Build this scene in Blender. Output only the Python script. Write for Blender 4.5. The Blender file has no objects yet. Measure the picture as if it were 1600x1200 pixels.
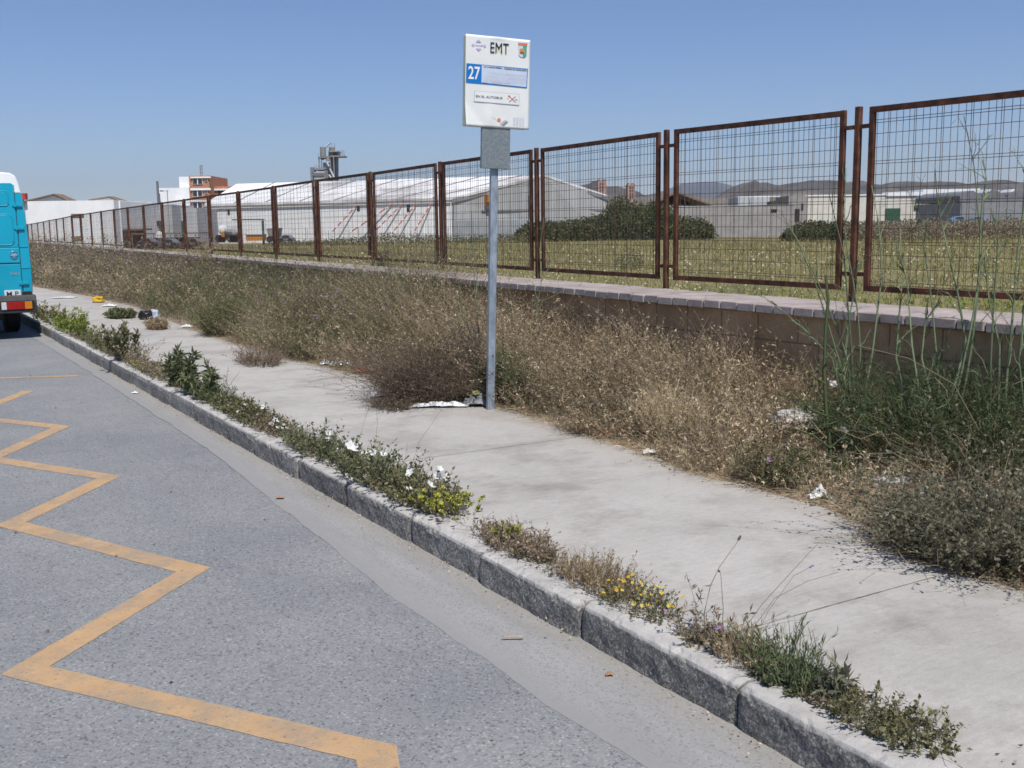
import bpy, math, random
import numpy as np
from mathutils import Vector, Matrix, noise as mnoise

random.seed(7)
RNG = np.random.default_rng(7)
S = bpy.context.scene
COL = S.collection

# ------------------------------------------------------------------ camera model
FPX = 1650.0; EYE = 1.6; HOR = 352.0; ROLL = 0.014
PITCH = math.atan((600 - HOR) / FPX)
cr, sr = math.cos(ROLL), math.sin(ROLL)
cp, sp = math.cos(PITCH), math.sin(PITCH)
RIGHT = np.array([1., 0, 0]); UP = np.array([0, sp, cp]); FWD = np.array([0, cp, -sp])
CX = cr * RIGHT - sr * UP
CY = sr * RIGHT + cr * UP

def ray(px, py):
    return (px - 800) / FPX * CX + (600 - py) / FPX * CY + FWD

def G(px, py, z=0.0):
    """point on the level z seen at a photo pixel"""
    d = ray(px, py); t = (z - EYE) / d[2]
    return np.array([0, 0, EYE]) + d * t

def W(px, py, Y):
    """point at distance Y ahead seen at a photo pixel"""
    d = ray(px, py)
    return np.array([0, 0, EYE]) + d * (Y / d[1])

TH = math.radians(31)
F2 = np.array([-math.sin(TH), math.cos(TH)])
R2 = np.array([math.cos(TH), math.sin(TH)])
F3 = np.array([*F2, 0]); R3 = np.array([*R2, 0]); Z3 = np.array([0, 0, 1.])

def UV(u, v, z=0.0):
    """street coordinates: u along the kerb, v towards the wall"""
    u = np.asarray(u, float); v = np.asarray(v, float); z = np.asarray(z, float) + 0 * u
    return np.stack([u * F2[0] + v * R2[0], u * F2[1] + v * R2[1], z], -1)

def touv(P):
    return float(P[:2] @ F2), float(P[:2] @ R2)

def vwall(u):
    return np.interp(u, [0, 7, 11, 14.5, 23, 40, 65, 90], [5.6, 5.6, 5.85, 6.1, 6.45, 7.0, 7.8, 8.6])

def vedge(u):
    return np.interp(u, [-4, 0, 2.4, 3.0, 3.7, 4.6, 5.4, 7.0, 9.4, 11.4, 14.5, 21.4, 26, 34, 70],
                     [3.8, 3.8, 3.78, 3.72, 4.13, 4.0, 4.12, 4.22, 4.1, 3.93, 3.92, 4.25, 4.1, 3.4, 3.0])

# ------------------------------------------------------------------ object helpers
def tag(o, label=None, cat=None, group=None, kind=None):
    if label: o['label'] = label
    if cat: o['category'] = cat
    if group: o['group'] = group
    if kind: o['kind'] = kind
    return o

def empty(name, loc=(0, 0, 0), label=None, cat=None, group=None):
    o = bpy.data.objects.new(name, None)
    o.empty_display_size = 0.2
    o.location = [float(c) for c in loc]
    COL.objects.link(o)
    return tag(o, label, cat, group)

def origin(parent):
    o = np.zeros(3)
    while parent is not None:
        o = o + np.array(parent.location); parent = parent.parent
    return o

class MB:
    """collects boxes, prisms and tubes for one mesh; world coordinates"""
    def __init__(s): s.v = []; s.f = []; s.m = []
    def add(s, vs, fs, m=0):
        b = len(s.v); s.v += [tuple(map(float, p)) for p in vs]
        s.f += [tuple(b + i for i in f) for f in fs]; s.m += [m] * len(fs); return s
    def box(s, o, ax, ay, az, m=0):
        """o corner, three edge vectors"""
        o = np.array(o, float); ax, ay, az = (np.array(a, float) for a in (ax, ay, az))
        vs = [o, o + ax, o + ax + ay, o + ay, o + az, o + ax + az, o + ax + ay + az, o + ay + az]
        if np.dot(np.cross(ax, ay), az) > 0:
            fs = [(0, 3, 2, 1), (4, 5, 6, 7), (0, 1, 5, 4), (1, 2, 6, 5), (2, 3, 7, 6), (3, 0, 4, 7)]
        else:
            fs = [(0, 1, 2, 3), (7, 6, 5, 4), (4, 5, 1, 0), (5, 6, 2, 1), (6, 7, 3, 2), (7, 4, 0, 3)]
        return s.add(vs, fs, m)
    def prism(s, poly, ext, m=0):
        """planar polygon swept by a vector"""
        n = len(poly); poly = [np.array(p, float) for p in poly]; ext = np.array(ext, float)
        nv = sum((np.cross(poly[i] - poly[0], poly[(i + 1) % n] - poly[0]) for i in range(n)), np.zeros(3))
        if np.dot(nv, ext) > 0: poly = poly[::-1]
        vs = poly + [p + ext for p in poly]
        fs = [tuple(range(n)), tuple(range(2 * n - 1, n - 1, -1))]
        for i in range(n):
            j = (i + 1) % n; fs.append((i, n + i, n + j, j))
        return s.add(vs, fs, m)
    def tube(s, path, rad, n=8, m=0, cap=True):
        path = [np.array(p, float) for p in path]
        if not hasattr(rad, '__len__'): rad = [rad] * len(path)
        vs = []; fs = []
        for i, p in enumerate(path):
            d = path[min(i + 1, len(path) - 1)] - path[max(i - 1, 0)]
            d = d / (np.linalg.norm(d) + 1e-9)
            ref = np.array([0, 0, 1.]) if abs(d[2]) < .9 else np.array([1., 0, 0])
            a = np.cross(d, ref); a /= np.linalg.norm(a); b = np.cross(d, a)
            for k in range(n):
                t = 2 * math.pi * k / n
                vs.append(p + rad[i] * (math.cos(t) * a + math.sin(t) * b))
        for i in range(len(path) - 1):
            for k in range(n):
                k2 = (k + 1) % n
                fs.append((i * n + k, i * n + k2, (i + 1) * n + k2, (i + 1) * n + k))
        if cap:
            fs.append(tuple(range(n - 1, -1, -1))); L = (len(path) - 1) * n
            fs.append(tuple(range(L, L + n)))
        return s.add(vs, fs, m)
    def build(s, name, mats, parent=None, smooth=False, bevel=0, bseg=2):
        me = bpy.data.meshes.new(name)
        o = origin(parent)
        me.from_pydata([tuple(np.array(p) - o) for p in s.v], [], s.f)
        if not isinstance(mats, (list, tuple)): mats = [mats]
        for m in mats: me.materials.append(m)
        me.polygons.foreach_set('material_index', s.m)
        if smooth: me.polygons.foreach_set('use_smooth', [True] * len(me.polygons))
        me.update()
        ob = bpy.data.objects.new(name, me); COL.objects.link(ob)
        if parent is not None: ob.parent = parent
        if bevel:
            b = ob.modifiers.new('bevel', 'BEVEL'); b.width = bevel; b.segments = bseg; b.limit_method = 'ANGLE'
        return ob

class Q:
    """numpy collector of quads with a per-vertex tint (random hue of each blade or leaf)"""
    def __init__(s): s.v = []; s.f = []; s.t = []; s.m = []; s.n = 0
    def add(s, v, f, t, m=0):
        v = np.asarray(v, np.float32).reshape(-1, 3)
        s.v.append(v); s.f.append(np.asarray(f, np.int64).reshape(-1, 4) + s.n)
        s.t.append(np.asarray(t, np.float32).ravel()); s.m.append(np.full(len(s.f[-1]), m)); s.n += len(v)
    def tubes(s, P, rad, tint, sides=3, m=0):
        """P (N,K+1,3) paths, rad (N,K+1)"""
        N, K1, _ = P.shape
        d = np.gradient(P, axis=1); d /= np.linalg.norm(d, axis=2, keepdims=True) + 1e-9
        ref = np.where(np.abs(d[..., 2:3]) < .9, np.array([0, 0, 1.]), np.array([1., 0, 0]))
        a = np.cross(d, ref); a /= np.linalg.norm(a, axis=2, keepdims=True) + 1e-9
        b = np.cross(d, a)
        ang = np.arange(sides) * 2 * math.pi / sides
        v = P[:, :, None] + rad[:, :, None, None] * (np.cos(ang)[None, None, :, None] * a[:, :, None] + np.sin(ang)[None, None, :, None] * b[:, :, None])
        i = np.arange(N)[:, None, None] * K1 * sides + np.arange(K1 - 1)[None, :, None] * sides
        k = np.arange(sides)[None, None]; k2 = (k + 1) % sides
        f = np.stack([i + k, i + k2, i + sides + k2, i + sides + k], -1)
        s.add(v, f, np.repeat(tint, K1 * sides), m)
    def ribbons(s, P, wid, tint, m=0):
        """P (N,K+1,3), wid (N,) tapering"""
        N, K1, _ = P.shape
        d = P[:, -1] - P[:, 0]
        r = RNG.normal(size=(N, 3)); w = np.cross(d, r); w /= np.linalg.norm(w, axis=1, keepdims=True) + 1e-9
        tp = (1 - np.linspace(0, 1, K1) ** 1.5 * .85)
        off = w[:, None] * (wid[:, None] * tp[None] * .5)[..., None]
        v = np.stack([P - off, P + off], 2)
        i = np.arange(N)[:, None] * K1 * 2 + np.arange(K1 - 1)[None] * 2
        f = np.stack([i, i + 1, i + 3, i + 2], -1)
        s.add(v, f, np.repeat(tint, K1 * 2), m)
    def leaves(s, B, D, L, wid, tint, m=0, up=.5, mid=.45):
        """diamond leaves at B along unit D"""
        N = len(B)
        r = RNG.normal(size=(N, 3)) * .7; r[:, 2] += up
        w = np.cross(D, r); w /= np.linalg.norm(w, axis=1, keepdims=True) + 1e-9
        n = np.cross(w, D)
        M = B + D * (L * mid)[:, None] + n * (L * .08)[:, None]
        T = B + D * L[:, None] - n * (L * .06)[:, None]
        v = np.stack([B, M - w * (wid * .5)[:, None], T, M + w * (wid * .5)[:, None]], 1)
        s.add(v, np.arange(N * 4), np.repeat(tint, 4), m)
    def build(s, name, mats, parent=None):
        me = bpy.data.meshes.new(name)
        v = np.concatenate(s.v) - origin(parent).astype(np.float32); f = np.concatenate(s.f)
        t = np.concatenate(s.t); mi = np.concatenate(s.m)
        me.vertices.add(len(v)); me.vertices.foreach_set('co', v.ravel())
        me.loops.add(f.size); me.loops.foreach_set('vertex_index', f.ravel().astype(np.int32))
        me.polygons.add(len(f)); me.polygons.foreach_set('loop_start', (np.arange(len(f)) * 4).astype(np.int32))
        if not isinstance(mats, (list, tuple)): mats = [mats]
        for m in mats: me.materials.append(m)
        me.polygons.foreach_set('material_index', mi.astype(np.int32))
        me.update(calc_edges=True)
        at = me.attributes.new('tint', 'FLOAT', 'POINT'); at.data.foreach_set('value', np.clip(t, 0, 1))
        ob = bpy.data.objects.new(name, me); COL.objects.link(ob)
        if parent is not None: ob.parent = parent
        return ob

def unit(a):
    return a / (np.linalg.norm(a, axis=-1, keepdims=True) + 1e-9)

def paths(B, D, L, K, droop=0.0, wob=0.0):
    """curved stems: B (N,3) D (N,3) L (N,)"""
    N = len(B); t = np.linspace(0, 1, K + 1)
    P = B[:, None] + D[:, None] * (L[:, None] * t[None])[..., None]
    side = RNG.normal(size=(N, 3)); side[:, 2] *= .2
    P = P + side[:, None] * (wob * L[:, None] * (t ** 2)[None])[..., None]
    P[..., 2] -= droop * L[:, None] * (t ** 2.2)[None]
    if wob: P[:, 1:-1] += RNG.normal(size=(N, K - 1, 3)) * (wob * .18 * L)[:, None, None]
    return P

# ------------------------------------------------------------------ materials
def L(r, g, b):
    """sRGB 0-255 to linear rgba"""
    f = lambda c: (c / 255 / 12.92) if c / 255 <= .04045 else ((c / 255 + .055) / 1.055) ** 2.4
    return (f(r), f(g), f(b), 1)

def newmat(name):
    m = bpy.data.materials.new(name); m.use_nodes = True
    nt = m.node_tree; nt.nodes.clear()
    out = nt.nodes.new('ShaderNodeOutputMaterial'); b = nt.nodes.new('ShaderNodeBsdfPrincipled')
    nt.links.new(b.outputs[0], out.inputs[0])
    return m, nt, b, out

def ramp(nt, fac, stops):
    r = nt.nodes.new('ShaderNodeValToRGB'); e = r.color_ramp.elements
    while len(e) < len(stops): e.new(.5)
    for el, (p, c) in zip(e, stops):
        el.position = p; el.color = c if len(c) == 4 else (*c, 1)
    nt.links.new(fac, r.inputs[0]); return r.outputs[0]

def tex(nt, kind, scale, detail=4, rough=.6, coord='Object', stretch=None, rot=0):
    tc = nt.nodes.new('ShaderNodeTexCoord'); src = tc.outputs[coord]
    if stretch or rot:
        mp = nt.nodes.new('ShaderNodeMapping'); mp.inputs['Scale'].default_value = stretch or (1, 1, 1)
        mp.inputs['Rotation'].default_value = (0, 0, rot)
        nt.links.new(src, mp.inputs[0]); src = mp.outputs[0]
    if kind == 'noise':
        n = nt.nodes.new('ShaderNodeTexNoise'); n.inputs['Detail'].default_value = detail; n.inputs['Roughness'].default_value = rough
        o = n.outputs['Fac']
    else:
        n = nt.nodes.new('ShaderNodeTexVoronoi'); o = n.outputs['Color'] if kind == 'cell' else n.outputs['Distance']
    n.inputs['Scale'].default_value = scale
    nt.links.new(src, n.inputs['Vector']); return o

def mix(nt, fac, a, b, mode='MIX'):
    m = nt.nodes.new('ShaderNodeMix'); m.data_type = 'RGBA'; m.blend_type = mode
    for sock, val in ((m.inputs[0], fac), (m.inputs[6], a), (m.inputs[7], b)):
        if hasattr(val, 'is_output'): nt.links.new(val, sock)
        else: sock.default_value = val
    return m.outputs[2]

def bump(nt, b, h, strength=.3, dist=.01):
    n = nt.nodes.new('ShaderNodeBump'); n.inputs['Strength'].default_value = strength; n.inputs['Distance'].default_value = dist
    nt.links.new(h, n.inputs['Height']); nt.links.new(n.outputs[0], b.inputs['Normal'])

def surf(name, c1, c2, scale=6, rough=.8, metal=0, detail=5, bmp=0, bscale=None, lo=.35, hi=.65, stretch=None, spec=.3, coat=0):
    m, nt, b, out = newmat(name)
    n = tex(nt, 'noise', scale, detail, stretch=stretch)
    nt.links.new(ramp(nt, n, [(lo, c1), (hi, c2)]), b.inputs['Base Color'])
    b.inputs['Roughness'].default_value = rough; b.inputs['Metallic'].default_value = metal
    b.inputs['Specular IOR Level'].default_value = spec
    if coat: b.inputs['Coat Weight'].default_value = coat
    if bmp: bump(nt, b, tex(nt, 'noise', bscale or scale * 6, 4), bmp)
    return m

def leafmat(name, stops, trans=.25, rough=.7):
    """foliage: hue by each blade's own tint"""
    m, nt, b, out = newmat(name)
    a = nt.nodes.new('ShaderNodeAttribute'); a.attribute_name = 'tint'
    n = len(stops)
    c = ramp(nt, a.outputs['Fac'], [(i / (n - 1), s) for i, s in enumerate(stops)])
    nt.links.new(c, b.inputs['Base Color']); b.inputs['Roughness'].default_value = rough
    b.inputs['Specular IOR Level'].default_value = .2
    if trans:
        t = nt.nodes.new('ShaderNodeBsdfTranslucent'); nt.links.new(c, t.inputs[0])
        x = nt.nodes.new('ShaderNodeMixShader'); x.inputs[0].default_value = trans
        nt.links.new(b.outputs[0], x.inputs[1]); nt.links.new(t.outputs[0], x.inputs[2]); nt.links.new(x.outputs[0], out.inputs[0])
    return m

# foliage palettes (linear albedo)
M_STRAW = leafmat('straw', [(.20, .145, .088), (.37, .28, .17), (.60, .48, .31), (.78, .66, .46)], trans=.35)
M_BROWN = leafmat('dead_brown', [(.135, .10, .074), (.23, .17, .122), (.335, .26, .19), (.48, .385, .28)], trans=.35)
M_SCRUB = leafmat('scrub', [(.13, .11, .075), (.225, .188, .128), (.325, .275, .188), (.47, .405, .29)], trans=.35)
M_DEAD = leafmat('dead_twig', [(.075, .056, .042), (.135, .10, .074), (.215, .165, .12), (.33, .26, .19)], trans=.3)
M_OLIVE = leafmat('olive', [(.07, .075, .035), (.125, .13, .062), (.19, .19, .095), (.29, .27, .15)])
M_GREEN = leafmat('green', [(.055, .068, .034), (.095, .115, .056), (.14, .162, .08), (.22, .235, .125)])
M_LIME = leafmat('lime', [(.07, .10, .02), (.14, .18, .035), (.22, .25, .05), (.33, .33, .09)])
M_FENNEL = leafmat('fennel', [(.04, .056, .024), (.068, .092, .04), (.11, .14, .062), (.19, .23, .115)])
M_FSTEM = leafmat('fennel_stem', [(.06, .088, .045), (.11, .145, .08), (.18, .22, .125), (.3, .33, .19)], trans=0)
M_GREY = leafmat('grey_leaf', [(.08, .082, .05), (.14, .142, .09), (.205, .205, .14), (.33, .315, .23)], trans=.35)
M_WOOD = leafmat('stem_wood', [(.07, .055, .04), (.15, .12, .08), (.26, .21, .14), (.38, .32, .22)], trans=0)
M_PURPLE = leafmat('purple_bloom', [(.30, .15, .34), (.42, .24, .46), (.5, .33, .52), (.55, .42, .56)])
M_WHITE = leafmat('white_bloom', [(.72, .72, .68), (.78, .78, .75), (.82, .82, .8), (.85, .85, .82)])
M_YELLOW = leafmat('yellow_bloom', [(.55, .34, .03), (.65, .43, .04), (.72, .52, .06), (.75, .6, .12)])
M_FIELD = leafmat('field_grass', [(.085, .105, .03), (.17, .165, .055), (.27, .225, .085), (.40, .335, .16)])
M_HEDGE = leafmat('hedge_leaf', [(.045, .06, .026), (.078, .10, .042), (.115, .14, .06), (.17, .19, .09)])

M_RUST = surf('rust', L(60, 39, 31), L(108, 70, 52), 9, .85, bmp=.3, detail=8)
M_WIRE = surf('rust_wire', L(76, 60, 53), L(104, 82, 71), 20, .8)
M_GALV = surf('galvanised', L(126, 136, 142), L(162, 170, 176), 14, .42, .55, detail=8, spec=.5)
M_GALVD = surf('galvanised_plate', L(122, 130, 133), L(148, 156, 158), 60, .5, .45, detail=3)
M_BLACK = surf('black_rubber', (.012, .012, .013, 1), (.03, .03, .03, 1), 20, .75)
M_PLAST = surf('grey_plastic', (.035, .036, .038, 1), (.06, .06, .062, 1), 8, .6)
M_CYAN = surf('turquoise_paint', (.0, .30, .44, 1), (.0, .325, .47, 1), 3, .32, coat=.3, spec=.5)
M_VWHITE = surf('white_paint', (.72, .76, .74, 1), (.8, .82, .8, 1), 3, .35, coat=.2)
M_CHROME = surf('chrome', (.6, .62, .64, 1), (.7, .7, .7, 1), 10, .2, .9)
M_INK = surf('black_ink', (.008, .008, .01, 1), (.015, .015, .018, 1), 30, .6)
def flat(name, c, rough=.55): return surf(name, tuple(x * .94 for x in c[:3]) + (1,), c, 12, rough)

# ------------------------------------------------------------------ camera, light, sky
cam = bpy.data.cameras.new('camera'); cam.sensor_width = 36; cam.lens = 36 * FPX / 1600; cam.clip_end = 12000; cam.clip_start = .05
co = bpy.data.objects.new('camera', cam); COL.objects.link(co)
Mx = Matrix.Identity(4)
for i in range(3):
    Mx[i][0] = CX[i]; Mx[i][1] = CY[i]; Mx[i][2] = -FWD[i]
Mx[2][3] = EYE
co.matrix_world = Mx; S.camera = co

SUN_EL = math.radians(60); SUN_AZ = math.atan2(.32, -.947)   # azimuth from +Y towards +X
sd = np.array([math.sin(SUN_AZ) * math.cos(SUN_EL), math.cos(SUN_AZ) * math.cos(SUN_EL), math.sin(SUN_EL)])
sl = bpy.data.lights.new('sun', 'SUN'); sl.energy = 4.15; sl.angle = math.radians(.5); sl.color = (1, .955, .885)
so = bpy.data.objects.new('sun', sl); COL.objects.link(so)
so.rotation_euler = Vector(sd).to_track_quat('Z', 'Y').to_euler(); so.location = (0, 0, 60)
wd = bpy.data.worlds.new('World'); S.world = wd; wd.use_nodes = True
nt = wd.node_tree; nt.nodes.clear()
wo = nt.nodes.new('ShaderNodeOutputWorld'); bg = nt.nodes.new('ShaderNodeBackground'); sk = nt.nodes.new('ShaderNodeTexSky')
sk.sky_type = 'NISHITA'; sk.sun_disc = False; sk.sun_elevation = SUN_EL; sk.sun_rotation = SUN_AZ
sk.air_density = 1.0; sk.dust_density = .0; sk.ozone_density = 6; sk.altitude = 30
bg.inputs[1].default_value = .075
nt.links.new(mix(nt, 1.0, sk.outputs[0], (.90, .945, 1.12, 1), 'MULTIPLY'), bg.inputs[0]); nt.links.new(bg.outputs[0], wo.inputs[0])
S.view_settings.view_transform = 'Standard'; S.view_settings.look = 'None'; S.view_settings.gamma = 1; S.view_settings.exposure = .3
S.cycles.max_bounces = 5; S.cycles.diffuse_bounces = 3; S.cycles.transparent_max_bounces = 8
S.cycles.use_adaptive_sampling = True; S.cycles.adaptive_threshold = .02
S.cycles.pixel_filter_type = 'BLACKMAN_HARRIS'; S.cycles.filter_width = 1.6

# ------------------------------------------------------------------ ground sheets
def sheet(name, us, vs, zf, mat, kind='structure', vmap=None, parent=None):
    U, V = np.meshgrid(us, vs, indexing='ij')
    if vmap is not None: V = vmap(U, V)
    Zv = zf(U, V); P = UV(U, V, Zv).reshape(-1, 3)
    nu, nv = U.shape
    i = np.arange(nu - 1)[:, None] * nv + np.arange(nv - 1)[None]
    f = np.stack([i, i + 1, i + nv + 1, i + nv], -1).reshape(-1, 4)[:, ::-1]
    me = bpy.data.meshes.new(name); me.from_pydata(P.tolist(), [], f.tolist()); me.materials.append(mat)
    me.polygons.foreach_set('use_smooth', [True] * len(me.polygons))
    uvl = me.uv_layers.new(name='UVMap')
    li = np.empty(len(me.loops), np.int32); me.loops.foreach_get('vertex_index', li)
    uvc = np.stack([U.ravel(), V.ravel()], -1)[li]; uvl.data.foreach_set('uv', uvc.ravel().astype(np.float32))
    me.update(); o = bpy.data.objects.new(name, me); COL.objects.link(o)
    n = me.polygons[len(me.polygons) // 2].normal
    if n.z < 0: me.flip_normals()
    if parent is not None: o.parent = parent
    else: o['kind'] = kind
    return o

# asphalt
m_asp, nt, b, out = newmat('asphalt')
cell = tex(nt, 'cell', 120, coord='UV')
sep = nt.nodes.new('ShaderNodeSeparateColor'); nt.links.new(cell, sep.inputs[0])
base = ramp(nt, sep.outputs[0], [(0, (.115, .120, .125)), (.12, (.193, .197, .203)), (.5, (.228, .231, .236)), (.92, (.255, .257, .260)), (1, (.33, .33, .325))])
spots = ramp(nt, tex(nt, 'noise', 38, 3, .65, 'UV'), [(.30, (.50, .50, .52)), (.39, (1, 1, 1)), (1, (1, 1, 1))])
big = ramp(nt, tex(nt, 'noise', .9, 6, .65, 'UV'), [(.3, (.82, .83, .85)), (.7, (1.12, 1.105, 1.08))])
oil = ramp(nt, tex(nt, 'noise', 5, 5, .7, 'UV', (.35, 1, 1)), [(.25, (.8, .8, .82)), (.42, (1, 1, 1))])
c = mix(nt, 1.0, mix(nt, 1.0, mix(nt, 1.0, base, spots, 'MULTIPLY'), big, 'MULTIPLY'), oil, 'MULTIPLY')
nt.links.new(c, b.inputs['Base Color']); b.inputs['Roughness'].default_value = .85; b.inputs['Specular IOR Level'].default_value = .25
bump(nt, b, tex(nt, 'vor', 150, coord='UV'), .28, .006)
us = np.concatenate([np.arange(-6, 14, .25), np.arange(14, 110, 4)])
road = sheet('road', us, np.arange(-14, 1.96, .35).tolist() + [2.1], lambda U, V: 0 * U + (.012 * np.sin(V * .7 + U * .2)) * 0 - .02 * np.clip(-V, 0, 14) * .2, m_asp)

# concrete gutter strip along the kerb
m_gut, nt, b, out = newmat('gutter_concrete')
base = ramp(nt, tex(nt, 'noise', 3.5, 6, .6, 'UV', (.4, 2.2, 1)), [(.3, (.252, .25, .245)), (.7, (.322, .317, .307))])
fine = ramp(nt, tex(nt, 'noise', 180, 3, .6, 'UV'), [(.3, (.86, .86, .86)), (.7, (1.08, 1.08, 1.08))])
sx = nt.nodes.new('ShaderNodeSeparateXYZ'); tcn = nt.nodes.new('ShaderNodeTexCoord'); nt.links.new(tcn.outputs['UV'], sx.inputs[0])
mr = nt.nodes.new('ShaderNodeMapRange'); mr.inputs['From Min'].default_value = 2.04; mr.inputs['From Max'].default_value = 2.25
nt.links.new(sx.outputs['Y'], mr.inputs[0])
dn = nt.nodes.new('ShaderNodeMath'); dn.operation = 'MULTIPLY'; nt.links.new(mr.outputs[0], dn.inputs[0]); nt.links.new(tex(nt, 'noise', 5, 5, .7, 'UV', (1, 2, 1)), dn.inputs[1])
cell = tex(nt, 'cell', 120, coord='UV'); sep = nt.nodes.new('ShaderNodeSeparateColor'); nt.links.new(cell, sep.inputs[0])
c = mix(nt, 1.0, base, fine, 'MULTIPLY'); c = mix(nt, 1.0, c, ramp(nt, sep.outputs[0], [(0, (.72, .72, .73)), (.2, (.95, .95, .95)), (1, (1.06, 1.06, 1.06))]), 'MULTIPLY'); c = mix(nt, dn.outputs[0], c, (.25, .225, .19, 1))
ina = nt.nodes.new('ShaderNodeAttribute'); ina.attribute_name = 'inner'
asp = mix(nt, tex(nt, 'noise', 22, 4, .7, 'UV'), (.22, .224, .23, 1), (.28, .27, .255, 1))
c = mix(nt, ina.outputs['Fac'], asp, c)
nt.links.new(c, b.inputs['Base Color']); b.inputs['Roughness'].default_value = .9
bump(nt, b, tex(nt, 'noise', 120, 4, coord='UV'), .25, .006)
def gut_edge(U, V):
    w = np.vectorize(lambda a: mnoise.noise((a * 2.3, 0, 1)) * .02 + mnoise.noise((a * 9, 3, 1)) * .009)(U)
    e = np.interp(U, [2, 4, 5.2, 7.7, 12.5, 30], [1.83, 1.82, 1.88, 2.0, 2.03, 2.03]) + w
    return np.where(V < 2, e + (V - 1.8) * .95, V)
gutter = sheet('gutter', np.concatenate([np.arange(-6, 14, .06), np.arange(14, 110, 2)]), [1.8, 1.88, 1.96, 2.19, 2.22, 2.32], lambda U, V: .0008 + .005 * np.clip((V - 1.8) / .4, 0, 1), m_gut, vmap=gut_edge)
at_ = gutter.data.attributes.new('inner', 'FLOAT', 'POINT'); at_.data.foreach_set('value', np.tile(np.array([0, .45, 1, 1, 1, 1], np.float32), len(gutter.data.vertices) // 6))

# dirt collected in the joint between asphalt and gutter
jq = Q(); n = 1100
ju = RNG.uniform(1.2, 16, n) ** 1.0; jv = gut_edge(ju, 0 * ju) + RNG.normal(0, .012, n)
js = RNG.uniform(.003, .0065, n) * (RNG.random(n) < .75)
jd = unit(np.stack([RNG.normal(size=n), RNG.normal(size=n), .25 * RNG.normal(size=n)], -1))
jq.leaves(UV(ju, jv, .0065), jd, js * 1.6, js, RNG.random(n), 0)
n = 700
ju = RNG.uniform(1.0, 14, n); jv = 2.22 - np.abs(RNG.normal(0, .05, n)); js = RNG.uniform(.003, .009, n)
jd = unit(np.stack([RNG.normal(size=n), RNG.normal(size=n), .3 * RNG.normal(size=n)], -1))
jq.leaves(UV(ju, jv, .022), jd, js * 1.8, js, RNG.random(n), 0)
n = 150
ju = RNG.uniform(1.0, 14, n); jv = RNG.uniform(-2, 1.9, n); js = RNG.uniform(.004, .013, n)
jd = unit(np.stack([RNG.normal(size=n), RNG.normal(size=n), .15 * RNG.normal(size=n)], -1))
jq.leaves(UV(ju, jv, .008), jd, js * 1.8, js, RNG.random(n) * .6, 1)
n = 800
ju = RNG.uniform(.5, 16, n); jv = np.where(RNG.random(n) < .5, 2.43 + np.abs(RNG.normal(0, .10, n)), vedge(ju) - np.abs(RNG.normal(0, .10, n))); js = RNG.uniform(.003, .011, n)
jd = unit(np.stack([RNG.normal(size=n), RNG.normal(size=n), .2 * RNG.normal(size=n)], -1))
jq.leaves(UV(ju, jv, .16), jd, js * 2, js, RNG.random(n), 2)
tag(jq.build('debris', [M_STRAW, M_BROWN, M_SCRUB]), 'dry leaf crumbs and grit scattered along the kerb, gutter and pavement', 'debris', kind='stuff')

# pavement concrete
m_pav, nt, b, out = newmat('pavement_concrete')
base = ramp(nt, tex(nt, 'noise', 1.1, 6, .62, 'UV'), [(.28, (.345, .328, .304)), (.5, (.415, .397, .371)), (.75, (.462, .443, .416))])
broom = ramp(nt, tex(nt, 'noise', 16, 4, .7, 'UV', (2.6, .3, 1)), [(.3, (.93, .93, .93)), (.65, (1.02, 1.02, 1.02))])
stain = ramp(nt, tex(nt, 'noise', 2.6, 7, .68, 'UV', (1, .7, 1)), [(.30, (.72, .705, .68)), (.50, (1, 1, 1))])
fine = mix(nt, 1.0, ramp(nt, tex(nt, 'noise', 130, 4, .7, 'UV'), [(.3, (.86, .86, .86)), (.7, (1.08, 1.08, 1.08))]), ramp(nt, tex(nt, 'noise', 32, 5, .7, 'UV', (1.5, .6, 1)), [(.3, (.90, .895, .885)), (.6, (1.03, 1.03, 1.03))]), 'MULTIPLY')
spk = ramp(nt, tex(nt, 'noise', 55, 2, .5, 'UV'), [(.24, (.6, .58, .56)), (.30, (1, 1, 1))])
c = base
for x in (broom, stain, fine, spk): c = mix(nt, 1.0, c, x, 'MULTIPLY')
sx = nt.nodes.new('ShaderNodeSeparateXYZ'); tcn = nt.nodes.new('ShaderNodeTexCoord'); nt.links.new(tcn.outputs['UV'], sx.inputs[0])
mr = nt.nodes.new('ShaderNodeMapRange'); mr.inputs['From Min'].default_value = 3.75; mr.inputs['From Max'].default_value = 4.3
nt.links.new(sx.outputs['Y'], mr.inputs[0])
dn = nt.nodes.new('ShaderNodeMath'); dn.operation = 'MULTIPLY'; nt.links.new(mr.outputs[0], dn.inputs[0]); nt.links.new(tex(nt, 'noise', 4, 5, .7, 'UV'), dn.inputs[1])
c = mix(nt, dn.outputs[0], c, (.27, .225, .17, 1))
nt.links.new(c, b.inputs['Base Color']); b.inputs['Roughness'].default_value = .9; b.inputs['Specular IOR Level'].default_value = .25
h1 = tex(nt, 'noise', 16, 3, .6, 'UV', (2.2, .16, 1)); bump(nt, b, h1, .25, .006)
joints = [2.68, 5.9, 9.2, 12.5, 15.8, 19.1]
us = [-6.]
for j in joints: us += [j - .5, j - .03, j - .008, j - .004, j + .004, j + .008, j + .03]
us += [24, 30, 40, 60, 110]
us = sorted(set(us) | set(np.arange(-6, 24, .5).tolist()))
def pavz(U, V):
    z = .15 + .006 * np.vectorize(lambda a, c: mnoise.noise((a * .8, c * .9, 4)))(U, V)
    return z
pav = sheet('pavement', us, np.linspace(2.375, 4.75, 9), pavz, m_pav)
jm = MB()
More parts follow.
